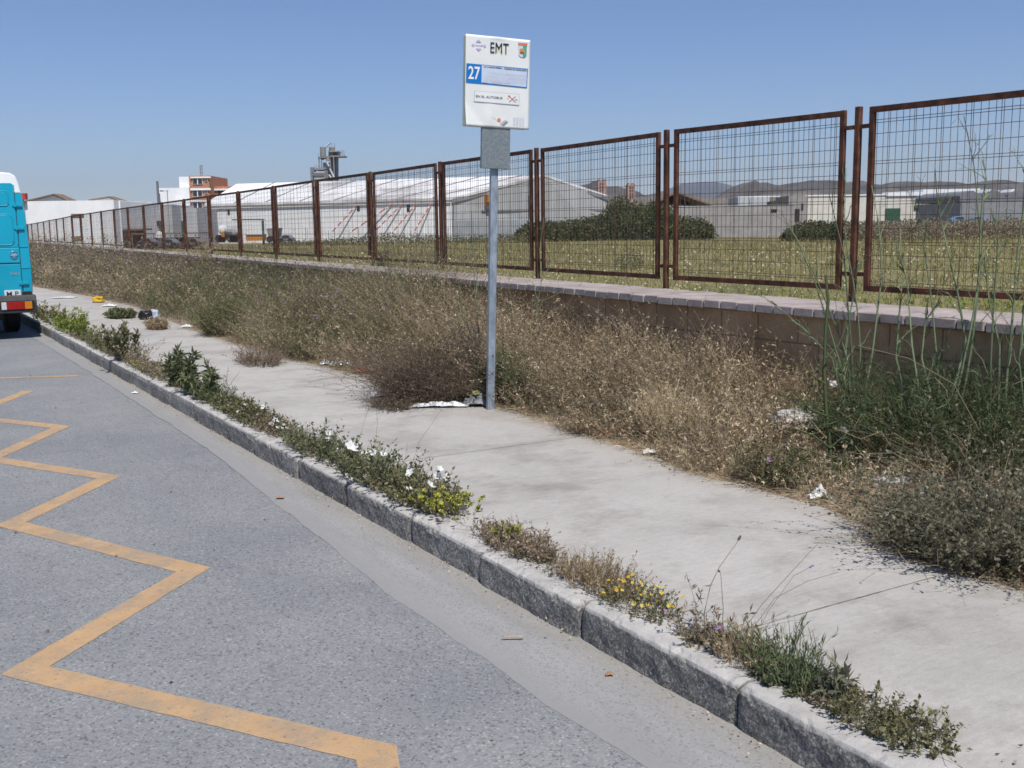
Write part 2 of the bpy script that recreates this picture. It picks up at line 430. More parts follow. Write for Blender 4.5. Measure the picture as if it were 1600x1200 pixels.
for j in joints:
    n = 120; vs_ = np.linspace(2.42, 4.7, n); va = []
    for k, v_ in enumerate(vs_):
        w_ = .0025 + .0022 * mnoise.noise((v_ * 7, j, 0)) + .0015 * mnoise.noise((v_ * 40, j, 3)); c_ = j + .004 * mnoise.noise((v_ * 3, j, 6)); zz_ = float(pavz(np.array([c_]), np.array([v_]))[0]) + .0012
        va += [UV(c_ - max(w_, .0006), v_, zz_), UV(c_ + max(w_, .0006), v_, zz_)]
    jm.add(va, [(2 * k, 2 * k + 2, 2 * k + 3, 2 * k + 1) for k in range(n - 1)])
jm.build('joint', surf('joint_dirt', (.10, .085, .065, 1), (.22, .19, .15, 1), 20, .95), pav)

# verge soil
m_soil = surf('verge_soil', (.15, .115, .08, 1), (.30, .24, .165, 1), 7, .95, bmp=.6, bscale=40, detail=8)
def soil_v(U, V):
    e = vedge(U) + np.vectorize(lambda a: mnoise.noise((a * 1.7, 8, 1)) * .10 + mnoise.noise((a * 6, 8, 1)) * .04)(U)
    return e + (vwall(U) + .1 - e) * V
def soil_z(U, V):
    e = vedge(U); t = np.clip((V - e) / .5, -.2, 1)
    nz = np.vectorize(lambda a, c: mnoise.noise((a * 2.5, c * 2.5, 2)))(U, V)
    return .146 + .05 * np.clip(t, 0, 1) + .02 * nz * np.clip(t, 0, 1) + .004 * (t > 0)
sheet('verge_soil', np.concatenate([np.arange(-5, 24, .15), np.arange(24, 100, 1.5)]), [0, .04, .1, .2, .35, .5, .7, 1], soil_z, m_soil, vmap=soil_v)

# field behind the fence and land to the horizon
def field_z(x, y):
    d = np.hypot(x, y); return .32 - .005 * np.clip(d, 0, 220)
m_fld, nt, b, out = newmat('field_soil')
a = ramp(nt, tex(nt, 'noise', .35, 6, .65), [(.3, (.115, .12, .038)), (.5, (.19, .165, .062)), (.7, (.27, .215, .10))])
c = mix(nt, 1.0, a, ramp(nt, tex(nt, 'noise', 4, 6, .7), [(.3, (.65, .65, .62)), (.7, (1.2, 1.2, 1.15))]), 'MULTIPLY')
nt.links.new(c, b.inputs['Base Color']); b.inputs['Roughness'].default_value = .95
us = np.concatenate([-np.geomspace(6, 500, 16)[::-1], np.linspace(-4, 60, 50), np.geomspace(65, 500, 20)])
vs = np.concatenate([[0], np.geomspace(.4, 500, 46)])
sheet('field', us, vs, lambda U, V: field_z(U * F2[0] + V * R2[0], U * F2[1] + V * R2[1]) + .05 * np.sin(U * 1.3) * np.sin(V * 1.1), m_fld,
      vmap=lambda U, V: vwall(U) + .5 + V)
m_land = surf('land', (.16, .14, .09, 1), (.27, .23, .16, 1), .02, .95)
bm = MB(); bm.add([(-6000, -300, -1.6), (6000, -300, -1.6), (6000, 7000, -1.6), (-6000, 7000, -1.6)], [(0, 1, 2, 3)])
tag(bm.build('ground', m_land), kind='structure')
m_opp = surf('roadside_dirt', (.2, .17, .13, 1), (.3, .26, .2, 1), 2, .95)
sheet('roadside', [-40, -6, 110, 300], [-120, -40, -13.9], lambda U, V: 0 * U - .07, m_opp)

# ------------------------------------------------------------------ road marking (zigzag of a bus stop)
m_zig, nt, b, out = newmat('worn_orange_paint')
paint = ramp(nt, tex(nt, 'noise', 8, 5, .6), [(.3, (.42, .265, .135)), (.7, (.48, .315, .17))])
agg = ramp(nt, tex(nt, 'noise', 48, 4, .7), [(.30, (.45, .44, .43)), (.42, (1, 1, 1))])
wear = ramp(nt, tex(nt, 'noise', 3.2, 8, .8), [(.43, (1, 1, 1)), (.55, (0, 0, 0))])
fi = nt.nodes.new('ShaderNodeMath'); fi.operation = 'MULTIPLY'; fi.inputs[1].default_value = .8; nt.links.new(wear, fi.inputs[0])
c = mix(nt, fi.outputs[0], paint, (.30, .235, .17, 1)); c = mix(nt, .75, c, agg, 'MULTIPLY')
nt.links.new(c, b.inputs['Base Color']); b.inputs['Roughness'].default_value = .8
bump(nt, b, tex(nt, 'vor', 150), .35, .005)
def mitre(pts, w):
    """one polyline in street coordinates to a mitred strip of quads"""
    pts = [np.array(p) for p in pts]; Lf = []; Rt = []
    for i, p in enumerate(pts):
        d0 = pts[i] - pts[i - 1] if i else pts[1] - pts[0]
        d1 = pts[i + 1] - pts[i] if i < len(pts) - 1 else d0
        d0 = d0 / np.linalg.norm(d0); d1 = d1 / np.linalg.norm(d1)
        n0 = np.array([-d0[1], d0[0]]); n1 = np.array([-d1[1], d1[0]])
        t = n0 + n1; t = t / (t @ t) * 2
        Lf.append(p + t * w / 2); Rt.append(p - t * w / 2)
    return Lf, Rt
zz = MB(); ZW = .128
# outer tips of the zigzag read on the ground; the centre line is pulled in until its mitred corners meet them
tips = [(56, 611), (-31, 719), (111, 666.5), (-31, 719), (189, 744), (-8, 822), (330, 887), (2, 1055), (622, 1166)]
tip = [np.array([11.62, 1.31]), np.array([10.35, .50]), np.array([9.29, 1.30]), np.array([8.26, .53]), np.array([7.16, 1.29]), np.array([6.31, .46]), np.array([4.92, 1.26]), np.array([4.11, .27]), np.array([2.84, 1.27]), np.array([2.2, .95])]
ctr = [p.copy() for p in tip]
for _ in range(60):
    Lf, Rt = mitre(ctr, ZW)
    for i in range(len(tip)):
        if i == len(tip) - 1: continue
        o_ = max((Lf[i], Rt[i]), key=lambda q: abs(q[1] - .85)); ctr[i] = ctr[i] + (tip[i] - o_) * .5
Lf, Rt = mitre(ctr, ZW)
for i in range(len(ctr) - 1):
    q = [Lf[i], Lf[i + 1], Rt[i + 1], Rt[i]]
    ns = int(np.linalg.norm(q[1] - q[0]) / .035) + 2; va = []
    for k in range(ns + 1):
        t = k / ns; a_ = q[0] + (q[1] - q[0]) * t; b_ = q[3] + (q[2] - q[3]) * t
        ja = (mnoise.noise((a_[0] * 16, a_[1] * 16, 1)) * .0055 + mnoise.noise((a_[0] * 55, a_[1] * 55, 1)) * .003) * (0 < k < ns)
        jb = (mnoise.noise((b_[0] * 16, b_[1] * 16, 4)) * .0055 + mnoise.noise((b_[0] * 55, b_[1] * 55, 4)) * .003) * (0 < k < ns)
        n_ = (a_ - b_) / np.linalg.norm(a_ - b_); va += [UV(*(a_ + n_ * ja), .002), UV(*(b_ + n_ * jb), .002)]
    zz.add(va, [(2 * k, 2 * k + 1, 2 * k + 3, 2 * k + 2) for k in range(ns)])
p0 = G(-260, 598, .002); p1 = G(122, 587, .002); d = (p1 - p0) / np.linalg.norm(p1 - p0); nn = np.array([-d[1], d[0], 0]) * .05
zz.add([p0 - nn, p1 - nn, p1 + nn, p0 + nn], [(0, 1, 2, 3)])
zz.build('zigzag_marking', m_zig, road)

# ------------------------------------------------------------------ kerb of granite stones
m_kerb, nt, b, out = newmat('granite_kerb')
cell = tex(nt, 'cell', 130); sep = nt.nodes.new('ShaderNodeSeparateColor'); nt.links.new(cell, sep.inputs[0])
g = mix(nt, .55, ramp(nt, tex(nt, 'noise', 150, 5, .8), [(.36, (.06, .057, .052)), (.48, (.23, .22, .205)), (.64, (.54, .52, .485))]), ramp(nt, sep.outputs[0], [(0, (.03, .028, .026)), (.3, (.13, .125, .116)), (.7, (.28, .268, .25)), (1, (.62, .60, .56))]))
st = ramp(nt, tex(nt, 'noise', 5, 6, .7), [(.3, (.6, .6, .6)), (.6, (1.05, 1.05, 1.05))])
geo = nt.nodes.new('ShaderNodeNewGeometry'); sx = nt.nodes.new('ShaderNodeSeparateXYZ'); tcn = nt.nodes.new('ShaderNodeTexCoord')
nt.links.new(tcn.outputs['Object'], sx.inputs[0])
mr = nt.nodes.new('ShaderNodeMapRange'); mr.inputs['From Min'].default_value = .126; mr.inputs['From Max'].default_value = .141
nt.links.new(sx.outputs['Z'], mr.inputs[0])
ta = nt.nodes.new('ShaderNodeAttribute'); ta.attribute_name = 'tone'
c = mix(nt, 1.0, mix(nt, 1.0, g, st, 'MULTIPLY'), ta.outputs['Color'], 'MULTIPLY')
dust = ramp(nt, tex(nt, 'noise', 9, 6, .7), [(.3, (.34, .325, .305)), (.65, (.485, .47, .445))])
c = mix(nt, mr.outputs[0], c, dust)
nt.links.new(c, b.inputs['Base Color']); b.inputs['Roughness'].default_value = .9
bump(nt, b, tex(nt, 'noise', 70, 6, .75), .6, .010)
kv = []; kf = []; kt = []
ends = [-5.2, -4.2, -3.2, -2.2, -1.2, -.35, .55, 1.44, 2.36, 3.23, 4.02, 4.75]
while ends[-1] < 40: ends.append(ends[-1] + random.uniform(.78, .96))
for k in range(len(ends) - 1):
    a, e = ends[k] + .006, ends[k + 1] - .006
    nu = 40 if 0 < a < 7 else (14 if a < 16 else 5)
    prof = []   # (dv, z) around front, top
    nz, nt_ = (9, 7) if 0 < a < 8 else (4, 4)
    dz = random.uniform(-.007, .003); dv = random.uniform(-.007, .007); tone = random.uniform(.62, 1.0); start = len(kt)
    for i in range(nz + 1): prof.append((0, -.03 + (.15 + .03) * i / nz))
    for i in range(1, nt_ + 1): prof.append((.165 * i / nt_, .15))
    b0 = len(kv); npf = len(prof)
    for i in range(nu + 1):
        u = a + (e - a) * i / nu
        for (pv, pz) in prof:
            n1 = mnoise.fractal((u * 9, pv * 9, pz * 9 + k), .8, 2.1, 5)
            n2 = mnoise.noise((u * 3.1, pv * 4 + k, pz * 4))
            r = 0
            if pv == 0 or pz >= .149:
                cd = math.hypot(pv, .15 - pz); r = max(0, .012 - cd) * .75
                ed = min(u - a, e - u); r += max(0, .03 - ed) * .45 * (1 if pv < .04 else .3)
                if cd < .03: r += max(0, n1 - .05) * .022 + max(0, mnoise.noise((u * 23, k, 5)) - .25) * .02
            fr = pv == 0 and pz < .14
            kv.append(tuple(UV(u, 2.225 + dv + pv + (r * .8 if pv < .05 else 0) - (n1 * .0065 + n2 * .004 if fr else n1 * .003), pz + dz - r * .8 + (0 if fr else n1 * .0035))))
    for i in range(nu):
        for j in range(npf - 1):
            q = b0 + i * npf + j; kf.append((q, q + npf, q + npf + 1, q + 1))
    for i, flip in ((0, 0), (nu, 1)):
        c0 = len(kv); base_ = b0 + i * npf
        kv.append(tuple(UV(a if i == 0 else e, 2.225 + .165, -.03)))
        kt += [tone] * (len(kv) - len(kt)); loop = [base_ + j for j in range(npf)] + [c0]
        kf.append(tuple(loop[::-1] if flip else loop))
me = bpy.data.meshes.new('kerb'); me.from_pydata(kv, [], kf); me.materials.append(m_kerb)
import bmesh
bm_ = bmesh.new(); bm_.from_mesh(me); bmesh.ops.recalc_face_normals(bm_, faces=bm_.faces); bm_.to_mesh(me); bm_.free()
at_ = me.attributes.new('tone', 'FLOAT', 'POINT'); at_.data.foreach_set('value', np.array(kt, np.float32))
me.update(); ko = bpy.data.objects.new('kerb', me); COL.objects.link(ko); ko['kind'] = 'structure'
lk = MB(); lk.box(UV(40, 2.225, -.02), F3 * 70, R3 * .2, Z3 * .168); lko = lk.build('kerb', m_kerb); lko['kind'] = 'structure'; lko.data.attributes.new('tone', 'FLOAT', 'POINT').data.foreach_set('value', [.85] * 8)

# ------------------------------------------------------------------ low block wall with coping
m_blk, nt, b, out = newmat('concrete_blocks')
tcn = nt.nodes.new('ShaderNodeTexCoord'); br = nt.nodes.new('ShaderNodeTexBrick')
br.inputs['Scale'].default_value = 1; br.inputs['Brick Width'].default_value = .4; br.inputs['Row Height'].default_value = .2; br.inputs['Mortar Size'].default_value = .007
br.inputs['Color1'].default_value = (.52, .335, .185, 1); br.inputs['Color2'].default_value = (.44, .285, .155, 1); br.inputs['Mortar'].default_value = (.28, .17, .09, 1)
nt.links.new(tcn.outputs['UV'], br.inputs['Vector'])
st = ramp(nt, tex(nt, 'noise', 2.2, 7, .7), [(.3, (.68, .62, .55)), (.6, (1.05, 1.05, 1.05))])
c = mix(nt, 1.0, br.outputs['Color'], st, 'MULTIPLY')
c = mix(nt, 1.0, c, ramp(nt, tex(nt, 'noise', 60, 4, .6), [(.3, (.85, .85, .85)), (.7, (1.08, 1.08, 1.08))]), 'MULTIPLY')
nt.links.new(c, b.inputs['Base Color']); b.inputs['Roughness'].default_value = .95
bump(nt, b, br.outputs['Fac'], .5, -.008)
m_cop = surf('coping_brick', (.27, .225, .208, 1), (.40, .345, .322, 1), 4, .9, bmp=.3, bscale=50, detail=7)
wall = empty('block_wall', UV(6, 6, .1), 'low concrete block wall topped with pinkish coping bricks behind the weedy verge', 'wall')
us = np.concatenate([np.arange(-6, 24, 1.), np.arange(24, 96, 3.)])
vv = []; ff = []; uvs = []
for i, u in enumerate(us):
    w = vwall(u)
    for (dv, z) in ((.04, 0.05), (.04, .935), (.56, .935), (.56, -.1)): vv.append(UV(u, w + dv, z) - origin(wall))
    if i:
        a = (i - 1) * 4; bq = i * 4
        for j in range(3):
            ff.append((a + j, bq + j, bq + j + 1, a + j + 1))
            zz_ = [.05, .935, 1.4, 2.4]
            uvs += [(us[i - 1], zz_[j] + .065), (u, zz_[j] + .065), (u, zz_[j + 1] + .065), (us[i - 1], zz_[j + 1] + .065)]
me = bpy.data.meshes.new('block_courses'); me.from_pydata([tuple(p) for p in vv], [], ff); me.materials.append(m_blk)
ul = me.uv_layers.new(name='UVMap'); ul.data.foreach_set('uv', np.array(uvs, np.float32).ravel()); me.update()
o = bpy.data.objects.new('block_courses', me); COL.objects.link(o); o.parent = wall
cb = MB(); u = -6.
while u < 94:
    w_ = .19 if u < 26 else .8
    v0 = float(vwall(u)); du = float(vwall(u + w_)) - v0
    ax = F3 * (w_ - .008) + R3 * du; jz = random.uniform(-.003, .003); jv = random.uniform(-.006, .006)
    cb.box(UV(u, v0 - .02 + jv, .936 + jz), ax, R3 * .66, Z3 * .064); u += w_
cb.build('coping', m_cop, wall, bevel=.006, bseg=1)

# ------------------------------------------------------------------ steel mesh fence
def onfence(px, off=.75):
    u = 5.; d = ray(px, 400)[:2]; du, dv = d @ F2, d @ R2
    for _ in range(300): u += (du / dv * (vwall(u) + off) - u) * .5
    return u, float(vwall(u) + off)
PX = [1333, 1041, 840, 690, 583, 497.5, 432, 377, 331, 292, 257.5, 228.5, 204, 182.5, 162.5, 146, 129.5, 116, 103, 92, 81, 72, 62.5, 53, 46]
PZ = [2.42, 2.44, 2.45, 2.46, 2.46, 2.46, 2.45, 2.44, 2.43, 2.42, 2.41, 2.40, 2.39, 2.38, 2.37, 2.35, 2.34, 2.32, 2.28, 2.25, 2.22, 2.18, 2.15, 2.12, 2.10]
posts = [(onfence(p)[0], onfence(p)[1], z) for p, z in zip(PX, PZ)]
posts = [(-1.4, 6.35, 2.36), (.92, 6.35, 2.37), (3.25, 6.35, 2.39)] + posts + [(75.8, 8.9, 2.08), (78.6, 9.0, 2.06)]
fence = empty('mesh_fence', UV(6, 6.4, .4), 'rusty brown steel fence of framed wire mesh panels running along the block wall', 'fence')
for k, (u, v, z) in enumerate(posts):
    P = UV(u, v, .25); lean = np.array([random.uniform(-.008, .008), random.uniform(-.008, .008), 0])
    m = MB(); m.box(P - F3 * .023 - R3 * .021, F3 * .046, R3 * .042, Z3 * (z + .012 - .25) + lean)
    m.build('post', M_RUST, fence, bevel=.004, bseg=1)
for k in range(len(posts) - 1):
    (u0, v0, z0), (u1, v1, z1) = posts[k], posts[k + 1]
    A = UV(u0, v0, 0); B = UV(u1, v1, 0); Lg = np.linalg.norm(B - A); d = (B - A) / Lg; nrm = np.cross(d, Z3)
    g = .118; zb = 1.075 if u0 < 30 else 1.05
    jt0, jt1 = random.uniform(-.012, .012), random.uniform(-.012, .012)
    a = A + d * g; L_ = Lg - 2 * g; bw = .042; dp = .03
    zt0, zt1 = z0 + jt0 * .4, z1 + jt1 * .4
    m = MB()
    m.box(a - nrm * dp / 2 + Z3 * zb, d * bw, nrm * dp, Z3 * (zt0 - zb))
    m.box(a + d * (L_ - bw) - nrm * dp / 2 + Z3 * zb, d * bw, nrm * dp, Z3 * (zt1 - zb))
    m.box(a + d * bw - nrm * dp / 2 + Z3 * (zb + .001), d * (L_ - 2 * bw), nrm * dp, Z3 * bw)
    m.box(a + d * bw - nrm * dp / 2 + Z3 * (zt0 - bw - .001), d * (L_ - 2 * bw) + Z3 * (zt1 - zt0), nrm * dp, Z3 * bw)
    for zz_ in (zb + .11, z0 - .15):      # brackets to the posts
        m.box(A + d * .028 - nrm * .012 + Z3 * zz_, d * (g - .026), nrm * .02, Z3 * .03)
    for zz_ in (zb + .11, z1 - .15):
        m.box(B - d * .028 - nrm * .012 + Z3 * zz_, -d * (g - .026), nrm * .02, Z3 * .03)
    fr = m.build('panel', M_RUST, fence)
    # welded mesh, twin wires at intervals
    q = Q(); far = u0 > 20; far2 = u0 > 42
    r = .0024 if not far else (.0019 if not far2 else .0021)
    st = .056; xs = []; i = 0; x = .045 + bw
    while x < L_ - bw:
        if not far2 or i % 2 == 0:
            xs.append(x)
            if i % 4 == 0: xs.append(x + .016)
        x += st; i += 1
    xs = np.array(xs); wl = a + d * xs[:, None] + Z3 * zb + nrm * RNG.normal(0, .002, len(xs))[:, None]
    top = zt0 + (zt1 - zt0) * xs / L_ - bw * .6
    P = np.stack([wl, wl + Z3 * (top - zb)[:, None] * .5, wl + Z3 * (top - zb)[:, None]], 1)
    q.tubes(P, np.full(P.shape[:2], r), RNG.random(len(xs)), 3)
    hs = []; h = zt0 - .095; i = 0
    while h > zb + .06:
        hs.append(h)
        if i % 3 == 0: hs.append(h - .02)
        h -= .096; i += 1
    hs = np.array(hs); hl = a + Z3 * hs[:, None] + nrm * .005
    slope = (zt1 - zt0) * np.clip((hs - zb) / (zt0 - zb), 0, 1)
    e = hl + d * L_ + Z3 * slope[:, None]
    P = np.stack([hl, (hl + e) / 2 + RNG.normal(0, .002, hl.shape), e], 1)
    q.tubes(P, np.full(P.shape[:2], r), RNG.random(len(hs)), 3)
    q.build('wire_mesh', M_WIRE, fr)
# ------------------------------------------------------------------ bus stop sign
SB = G(766.3, 640, .15); SY = SB[1]
sign = empty('bus_stop_sign', SB, 'bus stop sign on a leaning grey pole, white panel with a blue 27', 'bus stop sign')
ptop = W(772.0, 262, SY + .02)
lean = (ptop - SB); lean /= np.linalg.norm(lean)
an = math.radians(24); ex = np.array([math.cos(an), math.sin(an), 0]); ex -= lean * (ex @ lean); ex /= np.linalg.norm(ex)
ey = np.cross(lean, ex)          # backwards, away from the viewer
SC = W(775.3, 130, SY)
def sg(x, y, z): return SC + ex * x + ey * y + lean * z
SWd, SHt, SDp = .525, .665, .06
m_pole = surf('pole_galvanised', L(128, 140, 150), L(166, 176, 186), 30, .5, .35, detail=8, stretch=(1, 1, .35), spec=.4)
hl = np.linalg.norm(ptop - SB)
m = MB(); pw = .06
m.box(SB - ex * pw / 2 - ey * .02 - lean * .06, ex * pw, ey * .045, lean * (hl + .5))
pole = m.build('pole', m_pole, sign, bevel=.008, bseg=3)
for h in (.30, .44, 1.9):
    m = MB(); m.tube([SB + lean * h + ex * .004 - ey * .018, SB + lean * h + ex * .004 - ey * .028], .008 if h != .44 else .006, 8); m.build('bolt', M_GALV, pole)
z0 = (W(772, 264, SY) - SC) @ lean; z1 = -SHt / 2 + .01
m = MB(); m.box(sg(-.121, -.024, z0), ex * .236, ey * .03, lean * (z1 - z0))
m.build('backing_plate', M_GALVD, sign, bevel=.003, bseg=2)
m_edge = surf('cream_edge', (.55, .56, .36, 1), (.66, .66, .46, 1), 9, .5)
m_face = surf('sign_white', (.70, .72, .70, 1), (.76, .77, .75, 1), 5, .38, detail=7, spec=.5)
m = MB(); m.box(sg(-SWd / 2, -.03, -SHt / 2), ex * SWd, ey * SDp, lean * SHt)
box = m.build('sign_box', m_edge, sign, bevel=.006, bseg=2)
# sheet metal front, dented at the bent corner and the middle of the top edge
m = MB(); nx, nz = 30, 38; vs = []; fs = []
for j in range(nz + 1):
    for i in range(nx + 1):
        fx, fz = i / nx, j / nz
        d = .001
        t = max(0, .30 - fx - fz * 1.1); d += t * .10                                  # lifted lower left corner
        d += .008 * math.exp(-((fx - .5) / .10) ** 2 - ((fz - 1.0) / .022) ** 2)
        d += .006 * math.exp(-((fx - .38) / .06) ** 2 - ((fz - .1) / .14) ** 2)
        d += .0015 * mnoise.noise((fx * 3, fz * 3, 1))
        vs.append(sg((fx - .5) * (SWd + .006), -.03 - d, (fz - .5) * (SHt + .004)))
for j in range(nz):
    for i in range(nx):
        a = j * (nx + 1) + i; fs.append((a, a + 1, a + nx + 2, a + nx + 1))
m.add(vs, fs); face = m.build('front_sheet', m_face, sign, smooth=True)
sm = face.modifiers.new('thick', 'SOLIDIFY'); sm.thickness = .002; sm.offset = -1
m_blue = flat('sign_blue', (.004, .17, .50)); m_pale = flat('sign_pale', (.55, .62, .74)); m_navy = flat('sign_navy', (.02, .02, .07))
m_lav = flat('sign_lavender', (.48, .38, .68)); m_gred = flat('sign_red', (.55, .08, .05)); m_ggrn = flat('sign_green', (.10, .36, .26))
m_gor = flat('sign_orange', (.62, .25, .06)); m_gbr = flat('sign_brown', (.22, .10, .04)); m_wht = flat('sign_letter_white', (.8, .8, .8)); m_gry = flat('sign_grey', (.45, .46, .52)); m_pink = flat('sign_pink', (.62, .40, .52))
# photo picture of the panel: x 728..824, y 62..196
def px2(px, py):
    fx = (px - 727.5) / 96.5; top = 61.5 + 4.0 * fx; bot = 194.5 + 2.0 * fx
    return (fx - .5) * SWd, (.5 - (py - top) / (bot - top)) * SHt
def decal(mb, poly, m=0, lift=.0075):
    pts = [px2(*p) for p in poly]
    A = sum(pts[i][0] * pts[(i + 1) % len(pts)][1] - pts[(i + 1) % len(pts)][0] * pts[i][1] for i in range(len(pts)))
    if A < 0: pts = pts[::-1]
    mb.add([sg(x, -.03 - lift + .003, z) for x, z in pts], [tuple(range(len(pts)))], m)
def text_mesh(name, body, fit, mat, parent, place, bold=0, shear=0):
    """lettering fitted into a box: fit = (x0, z0, x1, z1), place(x, z) -> world"""
    cu = bpy.data.curves.new(name, 'FONT'); cu.body = body; cu.offset = bold; cu.resolution_u = 3; cu.shear = shear
    to = bpy.data.objects.new(name, cu); COL.objects.link(to)
    dg = bpy.context.evaluated_depsgraph_get(); me = bpy.data.meshes.new_from_object(to.evaluated_get(dg))
    bpy.data.objects.remove(to)
    co_ = np.array([v.co[:] for v in me.vertices]); lo, hi = co_.min(0), co_.max(0)
    x0, z0, x1, z1 = fit; o = origin(parent)
    for v, c in zip(me.vertices, co_):
        fx = (c[0] - lo[0]) / (hi[0] - lo[0]); fz = (c[1] - lo[1]) / (hi[1] - lo[1] + 1e-9)
        v.co = Vector(place(x0 + (x1 - x0) * fx, z0 + (z1 - z0) * fz) - o)
    me.materials.clear(); me.materials.append(mat); me.update()
    ob = bpy.data.objects.new(name, me); COL.objects.link(ob); ob.parent = parent; return ob
def sign_text(body, a, b_, mat, lift=.009, bold=0):
    x0, z1 = px2(*a); x1, z0 = px2(*b_)
    sl_ = (px2(b_[0], a[1])[1] - z1) / (x1 - x0)
    return text_mesh('lettering', body, (x0, z0, x1, z1), mat, face, lambda x, z: sg(x, -.03 - lift + .003, z + 0 * sl_), bold)
pan = MB()
decal(pan, [(728.3, 103.5), (821.5, 107), (820.5, 135.5), (727.8, 131.5)], 0)
decal(pan, [(751, 105.3), (820.0, 108.4), (819.2, 134.0), (750.7, 130.6)], 1, .0085)
pan.build('route_panel', [m_blue, m_pale], face)
sign_text('EMT', (763.6, 71.2), (791.4, 87.4), M_INK, .0085, .0)
sign_text('27', (731, 107.3), (748.5, 127), m_wht, .0095, .015)
sign_text('AV. D. AGUSTIN HEREDIA', (753.5, 106.2), (781.5, 109.6), m_navy, .0095, .03)
sign_text('POLIGONO DEL GUADALHORCE', (785, 107.3), (818.5, 111.3), m_navy, .0095, .03)
sign_text('EN EL AUTOBUS', (742.8, 149.2), (782.8, 153.8), m_navy, .0095, .012)
mb = MB()                                     # the stops: rows of tiny slanted entries
rr = random.Random(4)
for row in range(3):
    x = 752 + (3 - row) * 3.0
    while x < 818 - row * .5:
        y = 114.5 + row * 5.2 + (x - 752) * .035 + rr.uniform(-.6, .6); l = rr.uniform(2.4, 4.6)
        decal(mb, [(x, y + l), (x + .45, y + l), (x + .45 + l * .55, y), (x + l * .55, y)], 0, .0095); x += rr.uniform(1.3, 2.1)
for x0, x1 in ((752.5, 760), (766, 774), (775.5, 783), (785, 795)):
    decal(mb, [(x0, 129.6), (x1, 130.0), (x1, 130.7), (x0, 130.3)], 1, .0095)
mb.build('stop_list', [m_gry, m_gry], face)
mb = MB()                                     # sticker and crossed out pictogram
decal(mb, [(740.3, 142.8), (809, 144.8), (808.8, 161.4), (740, 158.8)], 0, .0078)
decal(mb, [(741, 143.4), (808.4, 145.4), (808.2, 160.8), (740.7, 158.3)], 1, .0083)
mb.build('notice_sticker', [m_gry, m_face], face)
mb = MB()
for a, b_ in (((793.5, 149), (803, 157.3)), ((803, 148.5), (793, 157.3))):
    d = np.array(b_) - np.array(a); n_ = np.array([-d[1], d[0]]) / np.linalg.norm(d) * .5; a = np.array(a); b_ = np.array(b_)
    decal(mb, [a - n_, b_ - n_, b_ + n_, a + n_], 0, .0098)
decal(mb, [(802, 153.0), (806, 153.3), (806, 154.2), (802, 154)], 1, .0093)
decal(mb, [(791, 148), (794, 147), (794.4, 149.5), (792, 150)], 0, .0093)
decal(mb, [(790.3, 152), (792, 152), (792, 153), (790.3, 153)], 1, .0093)
mb.build('pictogram', [m_gred, m_navy], face)
mb = MB()                                     # lavender emblem of four triangles
decal(mb, [(741.5, 72.3), (750, 72.6), (746, 68.4)]); decal(mb, [(741.8, 81.2), (750.4, 81.4), (746, 85.2)])
decal(mb, [(738.6, 74), (738.6, 79.6), (735.6, 76.8)]); decal(mb, [(754, 74.6), (754, 80), (757.2, 77.3)])
for i, x in enumerate((739.5, 742.2, 744.5, 747.2, 749.4, 751.6)): decal(mb, [(x, 76), (x + 1.6, 76.1), (x + 1.6, 77.6), (x, 77.5)])
mb.build('transport_emblem', m_lav, face)
mb = MB()                                     # crest with crown
decal(mb, [(806.5, 73.3), (813, 73.6), (813, 91), (809.5, 90.4), (806.8, 87.5)], 0)
decal(mb, [(813, 73.6), (819, 73.9), (818.8, 87.5), (816.5, 90.6), (813, 91)], 1)
decal(mb, [(808, 79.5), (811, 77.5), (814.5, 79), (815.4, 83), (815, 86), (808, 85.7)], 2, .0088)
decal(mb, [(809, 82.5), (814.5, 83.3), (814.5, 85.6), (809, 85.4)], 3, .0095)
for i in range(5):
    x = 805.8 + i * 2.9
    decal(mb, [(x - .2, 68.6 + i * .06), (x + 1.4, 70.6), (x + 2.4, 69.5), (x + 2.0, 73.6), (x + .4, 73.4)], 4, .0088)
decal(mb, [(806.4, 71.6), (819.2, 72.2), (819, 73.9), (806.6, 73.3)], 5, .0092)
mb.build('crest', [m_pale, m_ggrn, m_gor, m_gbr, m_gred, m_gor], face)
mb = MB()                                     # hill and sun emblem at the foot
decal(mb, [(778.3 + 2.6 * math.cos(a), 184 + 2.6 * math.sin(a)) for a in np.linspace(0, 6.283, 14)[:-1]], 0)
decal(mb, [(780, 189.5), (785, 185), (790.5, 183.8), (783.5, 191.2)], 1); decal(mb, [(783.5, 191.2), (789, 186.5), (793, 186), (785.2, 192.6)], 2)
for a, b_ in (((763, 181.5), (767, 179.3)), ((767, 179.3), (769.5, 182)), ((769.5, 182), (772, 182)), ((772, 182), (775, 185))):
    decal(mb, [(a[0], a[1]), (b_[0], b_[1]), (b_[0], b_[1] + .5), (a[0], a[1] + .5)], 3)
mb.build('region_emblem', [m_gor, m_pink, m_ggrn, m_lav], face)
mb = MB()
for i in range(6):
    y = 179.4 + i * 2.2
    for j in range(4):
        x = 800 + j * 4.6; decal(mb, [(x, y), (x + 3.3, y + .1), (x + 3.3, y + .7), (x, y + .6)], 0)
mb.build('timetable_print', m_pale, face)

